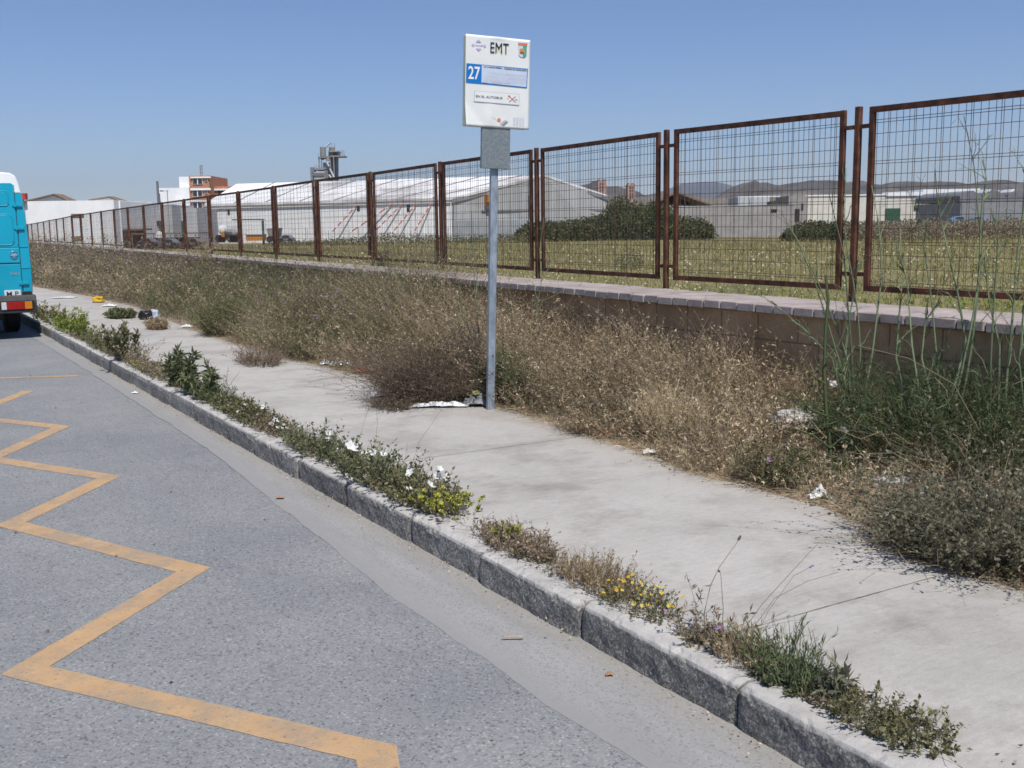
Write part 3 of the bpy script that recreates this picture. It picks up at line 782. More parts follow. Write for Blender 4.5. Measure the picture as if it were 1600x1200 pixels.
# ------------------------------------------------------------------ van parked against the kerb
VU, VV = 17.5, 2.075
van = empty('parked_van', UV(VU, VV - 1, 0), 'turquoise van with a white high roof parked at the kerb, seen from behind', 'van')
def vn(f, l, z): return UV(VU + f, VV - l, z)
WV = 2.0
def ring(pts, f, lean_=True, zmax=9, sc=0):
    half = [(l + sc, min(z, zmax)) for l, z in pts]
    full = half + [(WV - l, z) for l, z in half[::-1]]
    return [vn(f + (max(0, z - 1.1) * .06 if lean_ else 0), l, z) for l, z in full]
def loft(mb, rings, m=0):
    n = len(rings[0]); vs = [p for r in rings for p in r]; fs = []
    for i in range(len(rings) - 1):
        for k in range(n):
            k2 = (k + 1) % n; fs.append((i * n + k, (i + 1) * n + k, (i + 1) * n + k2, i * n + k2))
    fs.append(tuple(range(n))); fs.append(tuple(range(len(vs) - 1, len(vs) - n - 1, -1)))
    mb.add(vs, fs, m)
body_p = [(.05, .52), (.025, .66), (.015, .86), (.015, 1.1), (.018, 1.36), (.025, 1.62), (.036, 1.88), (.05, 2.06), (.062, 2.17), (.085, 2.19)]
mb = MB(); loft(mb, [ring(body_p, 0), ring(body_p, .05, sc=-.012), ring(body_p, .2, sc=-.015), ring(body_p, 3.9, sc=-.015), ring(body_p, 4.35, False, 1.75), ring(body_p, 4.6, False, 1.28), ring(body_p, 5.35, False, 1.1, .04), ring(body_p, 5.45, False, .95, .1)])
body = mb.build('body', M_CYAN, van, bevel=.012, bseg=2)
roof_p = [(.062, 2.175), (.072, 2.24), (.09, 2.34), (.12, 2.43), (.19, 2.475), (.42, 2.495)]
mb = MB(); loft(mb, [ring(roof_p, -.01), ring(roof_p, .12, sc=-.01), ring(roof_p, 3.2, sc=-.01), ring(roof_p, 3.9, False, 2.25)])
mb.build('roof', M_VWHITE, van, bevel=.02, bseg=3)
def rear(l, z, out=0.): return vn(max(0, z - 1.1) * .06 - out, l, z)
def slabq(mb, l0, l1, z0, z1, out, thick=.02, rad=0, m=0, n=5, skew=0):
    """rounded rectangle on the rear face; skew narrows the outer side upwards"""
    pts = []
    rad_ = rad
    for (cx, cz, a0) in ((l1 - rad, z1 - rad, 0), (l0 + rad, z1 - rad, 90), (l0 + rad, z0 + rad, 180), (l1 - rad, z0 + rad, 270)):
        for i in range(n if rad else 1):
            a = math.radians(a0 + (90 * i / (n - 1) if rad else 0)); pts.append((cx + rad * math.cos(a), cz + rad * math.sin(a)))
    p3 = [rear(l + skew * max(0, z - 1.3), z, out) for l, z in pts]
    mb.prism(p3, F3 * (thick), m)
for nm, l0, l1 in (('rear_door', .155, .995), ('rear_door', 1.005, 1.845)):
    mb = MB(); rs = l0 < 1
    slabq(mb, l0, l1, .60, 1.13, .014, .03); slabq(mb, l0, l1, 1.145, 1.37, .014, .03)
    slabq(mb, l0, l1, 1.375, 2.33, .012, .03, .05)
    dr = mb.build(nm, M_CYAN, van, bevel=.008, bseg=2)
    mb = MB(); slabq(mb, l0 + .065, l1 - .065, 1.42, 1.86, .022, .02, .07)
    slabq(mb, l0 + .10, l1 - .10, 2.0, 2.2, .020, .02, .04)
    mb.build('pressed_panel', M_CYAN, dr, bevel=.008, bseg=2)
    mb = MB()
    for (a0, a1, b0, b1, rd) in ((l0 + .058, l1 - .058, 1.413, 1.867, .075), (l0 + .093, l1 - .093, 1.993, 2.207, .045)):
        loop = []
        for (cx, cz, an0) in ((a1 - rd, b1 - rd, 0), (a0 + rd, b1 - rd, 90), (a0 + rd, b0 + rd, 180), (a1 - rd, b0 + rd, 270)):
            for i in range(7): an_ = math.radians(an0 + 15 * i); loop.append(rear(cx + rd * math.cos(an_), cz + rd * math.sin(an_), .014))
        mb.tube(loop + [loop[0]], .011, 6, cap=False)
    mb.build('pressed_rim', M_CYAN, dr, smooth=True)
    mb = MB(); e_ = l0 - .006 if rs else l1; mb.box(rear(e_, .62, .011), rear(e_ + .007, .62, .011) - rear(e_, .62, .011), F3 * .01, Z3 * .5 ); mb.box(rear(e_, 1.13, .011), rear(e_ + .007, 1.13, .011) - rear(e_, 1.13, .011), F3 * .03, rear(e_, 2.3, .011) - rear(e_, 1.13, .011))
    mb.box(rear(l0, 1.131, .0125), rear(l1, 1.131, .0125) - rear(l0, 1.131, .0125), F3 * .01, Z3 * .013); mb.build('door_gap_shade', M_BLACK, dr)  # black strips along the door edges, the shade of the gaps put into colour
    if rs:
        for z in (2.0, 1.66, .84):
            mb = MB(); mb.box(rear(.06, z - .022, .03), rear(.20, z, .03) - rear(.06, z, .03), F3 * .03, Z3 * .045)
            mb.tube([rear(.16, z - .03, .034), rear(.16, z + .03, .034)], .016, 8); mb.build('hinge', M_CYAN, dr, bevel=.004, bseg=1)
mb = MB()
for z in (1.375, 1.06): mb.box(rear(.03, z, .008), rear(WV - .03, z, .008) - rear(.03, z, .008), F3 * .02, Z3 * .018)
mb.build('swage_line', M_CYAN, body, bevel=.004, bseg=1)
mb = MB(); mb.prism([vn(-.13, -.015, .56), vn(-.13, -.015, .40), vn(.25, -.015, .38), vn(.25, -.015, .66), vn(-.09, -.015, .665)], -R3 * (WV + .03))
bump_ = mb.build('bumper', M_PLAST, van, bevel=.02, bseg=3)
mb = MB(); mb.box(vn(-.02, .03, .655), F3 * .2, -R3 * .14, Z3 * .06); mb.build('corner_trim', M_BLACK, bump_, bevel=.01)
m_red = surf('red_lens', (.26, .008, .006, 1), (.33, .012, .01, 1), 30, .15, spec=.6); m_amb = surf('amber_lens', (.5, .16, .01, 1), (.56, .2, .015, 1), 30, .15, spec=.6); m_clr = surf('clear_lens', (.5, .5, .5, 1), (.6, .6, .6, 1), 30, .15, spec=.6)
for mirror in (0, 1):
    mb = MB(); X = (lambda l: WV - l) if mirror else (lambda l: l)
    mb.prism([vn(-.135, X(.015), .44), vn(-.135, X(.50), .44), vn(-.135, X(.50), .585), vn(-.135, X(.015), .585)], F3 * .03)
    tl = mb.build('tail_light', M_BLACK, bump_, bevel=.004)
    for nm, a, e, mt in (('indicator_lens', .055, .155, m_amb), ('brake_lens', .16, .40, m_red), ('reversing_lens', .405, .475, m_clr)):
        mb = MB(); mb.prism([vn(-.15, X(a), .458), vn(-.15, X(e), .458), vn(-.15, X(e), .57), vn(-.15, X(a), .57)], F3 * .02); mb.build(nm, mt, tl, bevel=.004)
m_plate = flat('plate_white', (.62, .64, .66))
mb = MB(); slabq(mb, .185, .41, .63, .745, .035, .01, .012); pl = mb.build('number_plate', m_plate, van)
def vface(x, z, out): return rear(1 - x, z, out)
text_mesh('plate_lettering', 'M P', (.62, .652, .785, .722), M_INK, pl, lambda x, z: vface(x, z, .0375), .012)
text_mesh('badge_lettering', 'DAILY', (.70, .965, .83, 1.005), M_CHROME, body, lambda x, z: vface(x, z, .019), .02)
mb = MB(); c0 = (.235, 1.26)
for r0, r1, o_ in ((.062, .05, .026),):
    a = np.linspace(0, 2 * math.pi, 33)[:-1]
    P0 = [rear(c0[0] + r0 * math.cos(t), c0[1] + r0 * math.sin(t), .016) for t in a]; P1 = [rear(c0[0] + (r0 + r1) / 2 * math.cos(t), c0[1] + (r0 + r1) / 2 * math.sin(t), o_) for t in a]; P2 = [rear(c0[0] + r1 * math.cos(t), c0[1] + r1 * math.sin(t), .018) for t in a]
    n = 32; mb.add(P0 + P1 + P2, [(k, (k + 1) % n, n + (k + 1) % n, n + k) for k in range(n)] + [(n + k, n + (k + 1) % n, 2 * n + (k + 1) % n, 2 * n + k) for k in range(n)])
mb.prism([rear(c0[0] - x, c0[1] + z, .026) for x, z in ((-.045, -.01), (-.03, .025), (.0, .01), (.02, .035), (.03, .012), (.06, .01), (.045, -.004), (.02, -.012), (.0, -.035), (-.01, -.012))], F3 * .01)
mb.build('round_badge', M_CHROME, body)
for f in (1.45, 4.55):
    for X in (lambda l: l, lambda l: WV - l):
        wl = empty('wheel', (0, 0, 0)); wl.parent = van; wl.location = Vector(vn(f, X(.20), .34) - origin(van))
        c = vn(f, X(.20), .34); mb = MB(); prof = [(-.11, .22), (-.11, .31), (-.08, .34), (.08, .34), (.11, .31), (.11, .22)]; vs = []; fs = []
        for i in range(28):
            t = 2 * math.pi * i / 28
            for (w_, r_) in prof: vs.append(c + R3 * w_ + r_ * (math.cos(t) * F3 + math.sin(t) * Z3))
        for i in range(28):
            for j in range(5): fs.append((i * 6 + j, ((i + 1) % 28) * 6 + j, ((i + 1) % 28) * 6 + j + 1, i * 6 + j + 1))
        mb.add(vs, fs); mb.build('tyre', M_BLACK, wl, smooth=False)
        mb = MB(); mb.tube([c - R3 * .07, c + R3 * .07], .225, 24); mb.build('rim', M_GALV, wl, bevel=.01)
mb = MB(); mb.box(vn(.15, .42, .28), F3 * 5, -R3 * 1.16, Z3 * .26); mb.box(vn(1.38, .3, .28), F3 * .14, -R3 * 1.4, Z3 * .12); mb.build('chassis', M_BLACK, van)
mb = MB(); mb.box(vn(4.42, .13, 1.32), F3 * .1, -R3 * 1.74, Z3 * .4); mb.build('windscreen', M_INK, van)
mb = MB(); mb.box(vn(4.0, -.16, 1.25), F3 * .08, -R3 * .14, Z3 * .3); mb.build('mirror', M_BLACK, van, bevel=.02)
# ------------------------------------------------------------------ far buildings
def bbox(mb, x0, y0, x1, y1, Y, dep, m=0, zb=None, out=0):
    """upright box whose front shows between two photo pixels at distance Y"""
    A = W(x0, y0, Y); B = W(x1, y1, Y); C_ = W(x1, y0, Y); D_ = W(x0, y1, Y)
    zt = (A[2] + C_[2]) / 2; zl = (B[2] + D_[2]) / 2 if zb is None else zb
    xa, xb = (A[0] + D_[0]) / 2, (B[0] + C_[0]) / 2
    mb.box((xa, Y - out, zl), (xb - xa, 0, 0), (0, dep, 0), (0, 0, zt - zl), m); return mb
def gable(mb, x0, x1, ye0, xa, ya, ye1, Y, dep, m=0, zb=-1.4, m_roof=None, over=.25):
    E0 = W(x0, ye0, Y); E1 = W(x1, ye1, Y); A = W(xa, ya, Y)
    mb.prism([(E0[0], Y, zb), (E1[0], Y, zb), E1, A, E0], (0, dep, 0), m)
    return E0, A, E1
def one(name, mats, parent, fn, **k):
    mb = MB(); fn(mb); return mb.build(name, mats, parent, **k)
m_wht = surf('white_render', (.76, .77, .78, 1), (.85, .85, .85, 1), .6, .8, detail=8)
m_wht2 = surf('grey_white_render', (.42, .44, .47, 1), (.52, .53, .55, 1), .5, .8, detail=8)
m_beige = surf('beige_render', (.55, .53, .47, 1), (.66, .63, .57, 1), .5, .85, detail=8)
m_grey = surf('grey_block', (.25, .24, .235, 1), (.34, .325, .31, 1), .8, .9, detail=8)
m_dgrey = surf('dark_sheeting', (.13, .14, .155, 1), (.18, .19, .205, 1), .8, .7, detail=6)
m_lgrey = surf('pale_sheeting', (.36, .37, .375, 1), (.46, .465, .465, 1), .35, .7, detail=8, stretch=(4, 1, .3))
m_brick = surf('orange_brick', (.35, .16, .095, 1), (.44, .215, .13, 1), .9, .9, detail=8)
m_glass = surf('dark_glass', (.02, .024, .03, 1), (.045, .05, .06, 1), 2, .25)
m_dark = surf('dark_opening', (.012, .011, .01, 1), (.03, .027, .024, 1), 2, .8)
m_tile = surf('brown_tile', (.15, .11, .08, 1), (.24, .17, .12, 1), 1.2, .9, detail=8)
m_gdoor = surf('green_door', (.02, .075, .05, 1), (.03, .10, .065, 1), 1, .6)
m_bluef = surf('blue_fascia', (.03, .10, .16, 1), (.05, .14, .21, 1), 1, .6)
m_rgrime = surf('grimy_roof', (.34, .32, .31, 1), (.76, .76, .76, 1), .055, .8, detail=8, lo=.36, hi=.50)
m_seam = surf('roof_seam', (.2, .2, .21, 1), (.28, .28, .29, 1), 1, .8)
m_redw = surf('red_pipe', (.5, .10, .06, 1), (.56, .16, .10, 1), 1, .6)
m_steel = surf('dusty_steel', (.20, .195, .18, 1), (.33, .32, .29, 1), .9, .7, .2, detail=8)
m_steelb = surf('blue_steel', (.17, .20, .235, 1), (.25, .28, .31, 1), .9, .6, .2, detail=8)
m_orange = surf('orange_panel', (.5, .2, .03, 1), (.6, .26, .05, 1), 1, .6)

# big white warehouse: long front, grey gable end
wh = empty('warehouse', W(705, 372, 150), 'long white warehouse with sloping white roof, grey gable end and red slanting pipes', 'warehouse')
Yc, Yl, Ya, Yr = 150., 157., 158., 165.
c_e = W(705, 312, Yc); l_e = W(319, 322, Yl); a_p = W(853, 278, Ya); r_e = W(948, 308, Yr); l_r = W(370, 292, Yl + 9); 
gz = -1.3
dn = lambda p: np.array([p[0], p[1], gz])
back = (l_e - c_e); back_r = r_e + back; ridge_l = a_p + (l_r - a_p)
def f(mb):
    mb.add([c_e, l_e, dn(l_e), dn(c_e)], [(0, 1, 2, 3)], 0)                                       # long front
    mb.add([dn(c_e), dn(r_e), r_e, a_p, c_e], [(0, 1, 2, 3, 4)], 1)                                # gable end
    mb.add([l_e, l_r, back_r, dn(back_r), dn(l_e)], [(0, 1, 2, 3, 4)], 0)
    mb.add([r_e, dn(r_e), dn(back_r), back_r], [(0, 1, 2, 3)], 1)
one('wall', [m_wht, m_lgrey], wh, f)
up = np.array([0, 0, .35]); eo = np.array([.05, -.15, -.04])
rf = one('roof', m_rgrime, wh, lambda mb: (mb.prism([c_e + eo, a_p + up * .3, l_r + up * .3, l_e + eo], up), mb.prism([a_p + up * .3, r_e, back_r, l_r + up * .3], up)))
def f(mb):
    for t in (.07, .2, .33, .46, .6, .74, .87):
        A = c_e + (l_e - c_e) * t + eo + up; B = a_p + (l_r - a_p) * t + up * 1.3
        mb.box(A, (l_e - c_e) * .0035, B - A, (0, 0, .12))
one('seam', m_seam, rf, f)
nrm = np.cross(l_e - c_e, Z3); nrm /= np.linalg.norm(nrm); nrm = nrm if nrm[1] < 0 else -nrm
one('eaves_gutter', m_seam, wh, lambda mb: mb.box(c_e + nrm * .16 - Z3 * .30, l_e - c_e, nrm * .14, Z3 * .2))
gn = np.array([r_e[0] - c_e[0], r_e[1] - c_e[1], 0]); gl = gn / np.linalg.norm(gn); go = np.array([gl[1], -gl[0], 0])
def ongable(px, py, out=.1):
    # intersect pixel ray with the gable plane
    d = ray(px, py); o = np.array([0, 0, EYE]); t = ((c_e - o) @ go) / (d @ go); return o + d * t + go * out
def f(mb):
    for a, b_ in (((705, 312), (853, 278)), ((853, 278), (948, 308))):
        A, B = ongable(*a), ongable(*b_); mb.box(A - Z3 * .45, B - A, go * .12, Z3 * .55)
    A, B = ongable(752, 330.5), ongable(948, 329); mb.box(A, B - A, go * .1, Z3 * .22)
    A, B = ongable(707, 315), ongable(707, 372); mb.box(A, gl * .18, go * .1, B - A)
one('trim', m_seam, wh, f)
def f(mb):
    A, B = ongable(709, 374), ongable(948, 360); t = ongable(709, 345); mb.box(np.array([A[0], A[1], gz]), np.array([B[0] - A[0], B[1] - A[1], 0]), go * .05, Z3 * (t[2] - gz))
one('plinth', surf('blue_grey_plinth', (.27, .29, .31, 1), (.34, .36, .38, 1), .5, .8), wh, f)
def lamp(px, w, h, mat, nm):
    def f(mb):
        A = ongable(px[0], px[1], 0); mb.box(A, gl * w, go * 1.1, -Z3 * h); mb.box(A - Z3 * h, gl * w * .6, go * .6, -Z3 * .5)
    one(nm, mat, wh, f)
lamp((756, 305), .8, 1.0, m_orange, 'extractor_hood'); lamp((824, 305), .25, 1.6, m_seam, 'extractor_hood')
def onfront(px, py, out=.1):
    d = ray(px, py); o = np.array([0, 0, EYE]); t = ((c_e - o) @ nrm) / (d @ nrm); return o + d * t + nrm * out
fl = (l_e - c_e); fl = np.array([fl[0], fl[1], 0]); fl /= np.linalg.norm(fl)
for px, py, w_, h_ in ((488.5, 325, .35, .7), (557.5, 322, .45, .7), (635.5, 320, .5, .35), (635.5, 324.5, .4, .6), (355.5, 328, .35, .7)):
    one('window', m_glass, wh, lambda mb: mb.box(onfront(px, py, 0), -fl * w_, nrm * .06, -Z3 * h_))
PIPE = (((557, 322), (522, 365)), ((612, 320), (551, 364)), ((627, 321), (590, 362)), ((650, 320), (618, 363)), ((674, 319), (650, 364)))
for a, b_ in PIPE:
    def f(mb):
        A = onfront(*a, .2); B = onfront(*b_, .2) + nrm * 1.3
        for i in range(14):
            mb.tube([A + (B - A) * i / 14, A + (B - A) * (i + 1) / 14], .10, 6, (i % 3 == 1))
    one('pipe', [m_redw, m_wht], wh, f)
# grey silo tower behind the warehouse roof
sy = 210.
tw = empty('silo_tower', W(510, 330, sy), 'grey steel silo tower with platforms rising behind the white warehouse roof', 'silo tower')
k = 16.0
def T(x, y): return (470 + x / k, 210 + y / k)
def tcyl(mb, xc, y0, y1, w, m=0, taper=None, Y=sy, n=14):
    A = W(*T(xc, y0), Y); B = W(*T(xc, y1), Y); r = w / k / 2 / FPX * Y
    mb.tube([B, A] if taper is None else [B, A], [r if taper is None else r * taper, r], n, m)
def tbox(mb, x0, y0, x1, y1, dep, m=0, Y=sy, out=0): bbox(mb, *T(x0, y0), *T(x1, y1), Y, dep, m, out=out)
one('silo', m_steel, tw, lambda mb: (tcyl(mb, 555, 320, 545, 145), tcyl(mb, 555, 545, 640, 145, 0, .25)), smooth=False)
one('silo', m_steelb, tw, lambda mb: tcyl(mb, 770, 550, 1290, 95, Y=sy + 1)); one('silo', m_steelb, tw, lambda mb: tcyl(mb, 890, 540, 1290, 105, Y=sy + 1))
one('hopper', m_steel, tw, lambda mb: (tcyl(mb, 780, 320, 430, 150, Y=sy + 2), tcyl(mb, 675, 545, 660, 95, 0, Y=sy - 2), tbox(mb, 690, 430, 800, 545, 3), tbox(mb, 815, 430, 930, 540, 3, Y=sy + 1)))
def f(mb):
    tbox(mb, 430, 550, 735, 585, 4, Y=sy - 2); tbox(mb, 735, 525, 1085, 556, 4, Y=sy - 2); tbox(mb, 680, 415, 935, 437, 4, Y=sy - 1)
    tbox(mb, 330, 830, 725, 885, 5, Y=sy - 2)
    for x in (440, 500, 725): tbox(mb, x, 560, x + 22, 860, .4, Y=sy - 1.8)
    tbox(mb, 820, 556, 842, 1290, .4, Y=sy - 2)
    for x in (430, 1000, 1040, 1080): tbox(mb, x, 405 if x > 900 else 460, x + 6, 550, .15, Y=sy - 1.8)
    tbox(mb, 940, 405, 1085, 412, .12, Y=sy - 1.9); tbox(mb, 940, 465, 1085, 471, .12, Y=sy - 1.9)
    for x in (345, 385, 425, 470): tbox(mb, x, 765, x + 6, 850, .15, Y=sy - 1.8)
    tbox(mb, 760, 200, 770, 300, .2); tbox(mb, 838, 215, 846, 330, .2)
one('platform', m_seam, tw, f)
one('chute', m_wht2, tw, lambda mb: [mb.tube([W(*T(*a), sy - 2.3), W(*T(*b_), sy - 2.3)], .2, 6) for a, b_ in (((740, 205), (625, 315)), ((650, 705), (705, 800)), ((725, 860), (830, 1080)), ((700, 1010), (760, 1090)))])
def f(mb):
    tbox(mb, 240, 820, 325, 1300, 3, 1, Y=sy - 3); tbox(mb, 305, 935, 600, 1300, 5, 2, Y=sy - 3); tbox(mb, 300, 960, 590, 1035, .2, 0, Y=sy - 3.2); tbox(mb, 600, 860, 685, 1300, 5, 0, Y=sy - 2)
    tbox(mb, 555, 700, 690, 830, 3, 2, Y=sy - 1)
one('cabin', [m_dgrey, m_steelb, m_lgrey], tw, f)

# brick flats with white side wall
fy = 185.
fb = empty('apartment_block', W(300, 375, fy), 'orange brick apartment block with white bands, white side wall and roof aerial', 'building')
one('white_wall', m_wht, fb, lambda mb: (bbox(mb, 250, 293.5, 298, 380, fy + .5, 14, 0, -1.4), bbox(mb, 280, 276, 298, 293, fy + 2, 10), bbox(mb, 270, 325, 313, 380, fy - 4, 5, 0, -1.4)))
one('brick_wall', m_brick, fb, lambda mb: (bbox(mb, 298, 274.5, 329.5, 380, fy, 12, 0, -1.4), bbox(mb, 329.5, 291, 371, 380, fy + 3, 12, 0, -1.4)))
def f(mb):
    for y0, y1 in ((276, 278.3), (294.2, 297.2), (312.6, 315.4), (332, 334.2), (349.7, 352)): bbox(mb, 298, y0, 329.8, y1, fy, .3, out=.3)
    bbox(mb, 329.8, 294.8, 371, 297.4, fy + 3, .3, out=.3); bbox(mb, 329.8, 313.6, 371, 316, fy + 3, .3, out=.3)
one('balcony_band', m_wht, fb, f)
for y0 in (279, 298, 316.5, 335, 353):
    for x0, x1, h in ((302, 316.2, 8.3), (321, 323.8, 3.8)):
        w_ = one('window', m_wht, fb, lambda mb: bbox(mb, x0 - .4, y0 - .4, x1 + .4, y0 + h + .8, fy, .15, out=.15))
        one('pane', m_glass, w_, lambda mb: [bbox(mb, x0 + (x1 - x0) * a, y0, x0 + (x1 - x0) * b_, y0 + h, fy, .1, out=.2) for a, b_ in (((0, .45), (.55, 1)) if x1 - x0 > 5 else ((0, 1),))])
for x0, x1 in ((341, 352), (355, 366)): one('window', m_glass, fb, lambda mb: bbox(mb, x0, 298.5, x1, 306, fy + 3, .1, out=.1))
one('aerial', m_seam, fb, lambda mb: (bbox(mb, 312.3, 258, 313.1, 276, fy + 3, .2), bbox(mb, 315.0, 258, 315.8, 276, fy + 3, .2), [bbox(mb, 312, y, 316, y + .8, fy + 3, .2) for y in (259, 264, 269)]))

# tall steel chimney and street lamp
def thing1(name, label, cat, px, Y, fn, mats, group=None):
    e = empty(name, np.array([*W(*px, Y)[:2], 0]), label, cat, group); return e
e = thing1('chimney', 'tall dark steel chimney left of the orange brick flats', 'chimney', (248, 350), 140, None, None)
one('flue', m_dgrey, e, lambda mb: bbox(mb, 246.4, 283, 249.2, 372, 140, .3, 0, -1)); one('flue_base', m_seam, e, lambda mb: bbox(mb, 249.4, 302, 251.4, 372, 140.4, .25, 0, -1))
e = thing1('street_lamp', 'thin street lamp with a horizontal arm beside the steel chimney', 'street lamp', (263, 350), 120, None, None)
one('lamp_post', m_steel, e, lambda mb: bbox(mb, 262.8, 297, 263.6, 372, 120, .1, 0, -1)); one('lamp_arm', m_steel, e, lambda mb: bbox(mb, 250.5, 298, 263, 298.8, 120, .1)); one('lamp_head', m_dgrey, e, lambda mb: bbox(mb, 249.5, 297.4, 254, 299.2, 120, .25))

# white works building on the left, behind the fence
e = thing1('workshop', 'plain bright white workshop wall with two tiled gables showing above it', 'workshop', (110, 340), 118, None, None)
one('wall', m_wht, e, lambda mb: (bbox(mb, 45.5, 313.5, 180, 390, 112, 12, 0, -1.2), bbox(mb, 180, 314, 190, 390, 113.5, 12, 0, -1.2)))
def f(mb):
    gable(mb, 20, 106, 320, 84, 305.5, 315, 122, 2)
one('gable', m_wht, e, f)
def rooftile(mb, x0, y0, xa, ya, x1, y1, Y, dep):
    A, B, C_ = W(x0, y0, Y), W(xa, ya, Y), W(x1, y1, Y); t = np.array([0, 0, .14])
    mb.prism([A, B, B + (0, dep, 0), A + (0, dep, 0)], t); mb.prism([B, C_, C_ + (0, dep, 0), B + (0, dep, 0)], t)
one('roof', m_tile, e, lambda mb: rooftile(mb, 20, 320, 84, 304.5, 106, 314, 121.5, 2.5))
one('gable', m_wht, e, lambda mb: gable(mb, 138, 210, 314, 170, 309.5, 322, 124, 1.5))
one('roof', m_tile, e, lambda mb: rooftile(mb, 138, 313.5, 170, 308.5, 210, 322, 123.5, 2))
e = thing1('shopfront_building', 'low pale building with a blue fascia, dark windows and a dark doorway behind the fence', 'building', (230, 360), 125, None, None)
one('wall', m_wht2, e, lambda mb: (bbox(mb, 182, 326, 231, 390, 125, 10, 0, -1.2), bbox(mb, 231, 320, 270, 390, 126.5, 9, 0, -1.2)))
one('fascia', m_bluef, e, lambda mb: (bbox(mb, 191, 332.6, 226, 336.2, 125, .3, out=.3), bbox(mb, 210, 336.2, 226, 340.5, 125, .3, out=.3), bbox(mb, 210, 343.5, 226, 347, 125, .5, out=.5)))
for q in ((184.2, 333, 187.5, 340), (191, 340, 198.5, 347.5), (239.5, 345, 249, 352.5), (186, 366, 189, 374)): one('window', m_glass, e, lambda mb: bbox(mb, *q, 125, 1.6, out=.12))
one('doorway', m_dark, e, lambda mb: (bbox(mb, 210.5, 348, 225, 375, 125, .3, out=.12)))
e = thing1('garage_building', 'low pale building with a green roller door left of the brick flats', 'building', (290, 360), 130, None, None)
one('wall', m_wht2, e, lambda mb: bbox(mb, 270, 325, 309, 390, 130, 9, 0, -1.2)); one('roller_door', m_gdoor, e, lambda mb: bbox(mb, 279.3, 345.5, 288.5, 370, 130, .15, out=.15))
e = thing1('pylon_sign', 'white roadside pylon with a red top right behind the van', 'pylon', (42, 350), 60, None, None)
one('pylon', m_wht2, e, lambda mb: bbox(mb, 26, 312, 37.5, 395, 60, .3, 0, -.5)); one('red_top', surf('red_fascia', (.4, .05, .04, 1), (.46, .08, .06, 1), 2, .6), e, lambda mb: bbox(mb, 28, 302, 39.5, 312, 60, .3))
# open shed and dark yard clutter
e = thing1('open_shed', 'low dark open shed with a long flat brown roof in the yard', 'shed', (260, 370), 105, None, None)
one('roof', m_tile, e, lambda mb: (bbox(mb, 205, 363.8, 312, 365.8, 105, 4), bbox(mb, 192, 357, 222, 360, 106, 3)))
one('shed_post', m_seam, e, lambda mb: [bbox(mb, x, 365.5, x + .8, 383, 105, .15, 0, -.8) for x in (206, 222, 240, 258, 272, 290, 305)])
one('back_wall', m_dark, e, lambda mb: (bbox(mb, 192, 360, 226, 384, 108, .3, 0, -.8), bbox(mb, 226, 371, 312, 384, 108.5, .3, 0, -.8)))
one('bracing', m_seam, e, lambda mb: [mb.tube([W(a, 376, 105), W(a + 6, 366, 105)], .05, 5) for a in (262, 270, 278)])
for px, lab, mt in (((228, 374), 'dark parked car under the open shed at its left end', m_dgrey), ((262, 375), 'blue grey parked car under the middle of the open shed', m_steelb), ((300, 374), 'dark brown parked car at the right end of the open shed', m_tile)):
    e = thing1('parked_car', lab, 'car', px, 103, None, None, 'cars in the yard')
    x, y = px
    one('car_body', mt, e, lambda mb: mb.prism([W(x + a, y + b_, 103) for a, b_ in ((-14, 9), (-14, 4), (-9, 2), (-5, -2), (5, -2), (9, 2), (14, 3.5), (14, 9))], (0, 1.6, 0)), bevel=.1)
    one('car_window', m_glass, e, lambda mb: mb.prism([W(x + a, y + b_, 102.9) for a, b_ in ((-7.5, 2), (-4.5, -1.2), (4.5, -1.2), (7.5, 2))], (0, .3, 0)))
    for wx in (-9, 9): one('wheel', M_BLACK, e, lambda mb: mb.tube([W(x + wx, y + 8.5, 102.8), W(x + wx, y + 8.5, 102.8) + np.array([0, .3, 0])], .32, 10))
e = thing1('person', 'small distant person in white standing by the dark open shed', 'person', (250, 378), 101, None, None)
q = W(250, 385, 101); hgt = 1.65
one('person_body', m_wht, e, lambda mb: (mb.tube([q + Z3 * z for z in (.8, .95, 1.15, 1.35, 1.42)], [.15, .16, .19, .18, .06], 10), mb.tube([q + np.array([-.2, 0, 1.36]), q + np.array([-.26, 0, 1.05]), q + np.array([-.24, -.05, .8])], [.06, .05, .04], 7), mb.tube([q + np.array([.2, 0, 1.36]), q + np.array([.26, 0, 1.05]), q + np.array([.24, -.05, .8])], [.06, .05, .04], 7)))
one('trousers', m_dgrey, e, lambda mb: [mb.tube([q + np.array([s * .09, 0, .85]), q + np.array([s * .1, 0, .45]), q + np.array([s * .1, 0, 0])], [.1, .075, .055], 8) for s in (-1, 1)])
one('head', surf('skin', (.35, .2, .14, 1), (.4, .24, .17, 1), 5, .6), e, lambda mb: mb.tube([q + Z3 * z for z in (1.4, 1.48, 1.57, 1.64, 1.67)], [.05, .08, .095, .07, .02], 10))
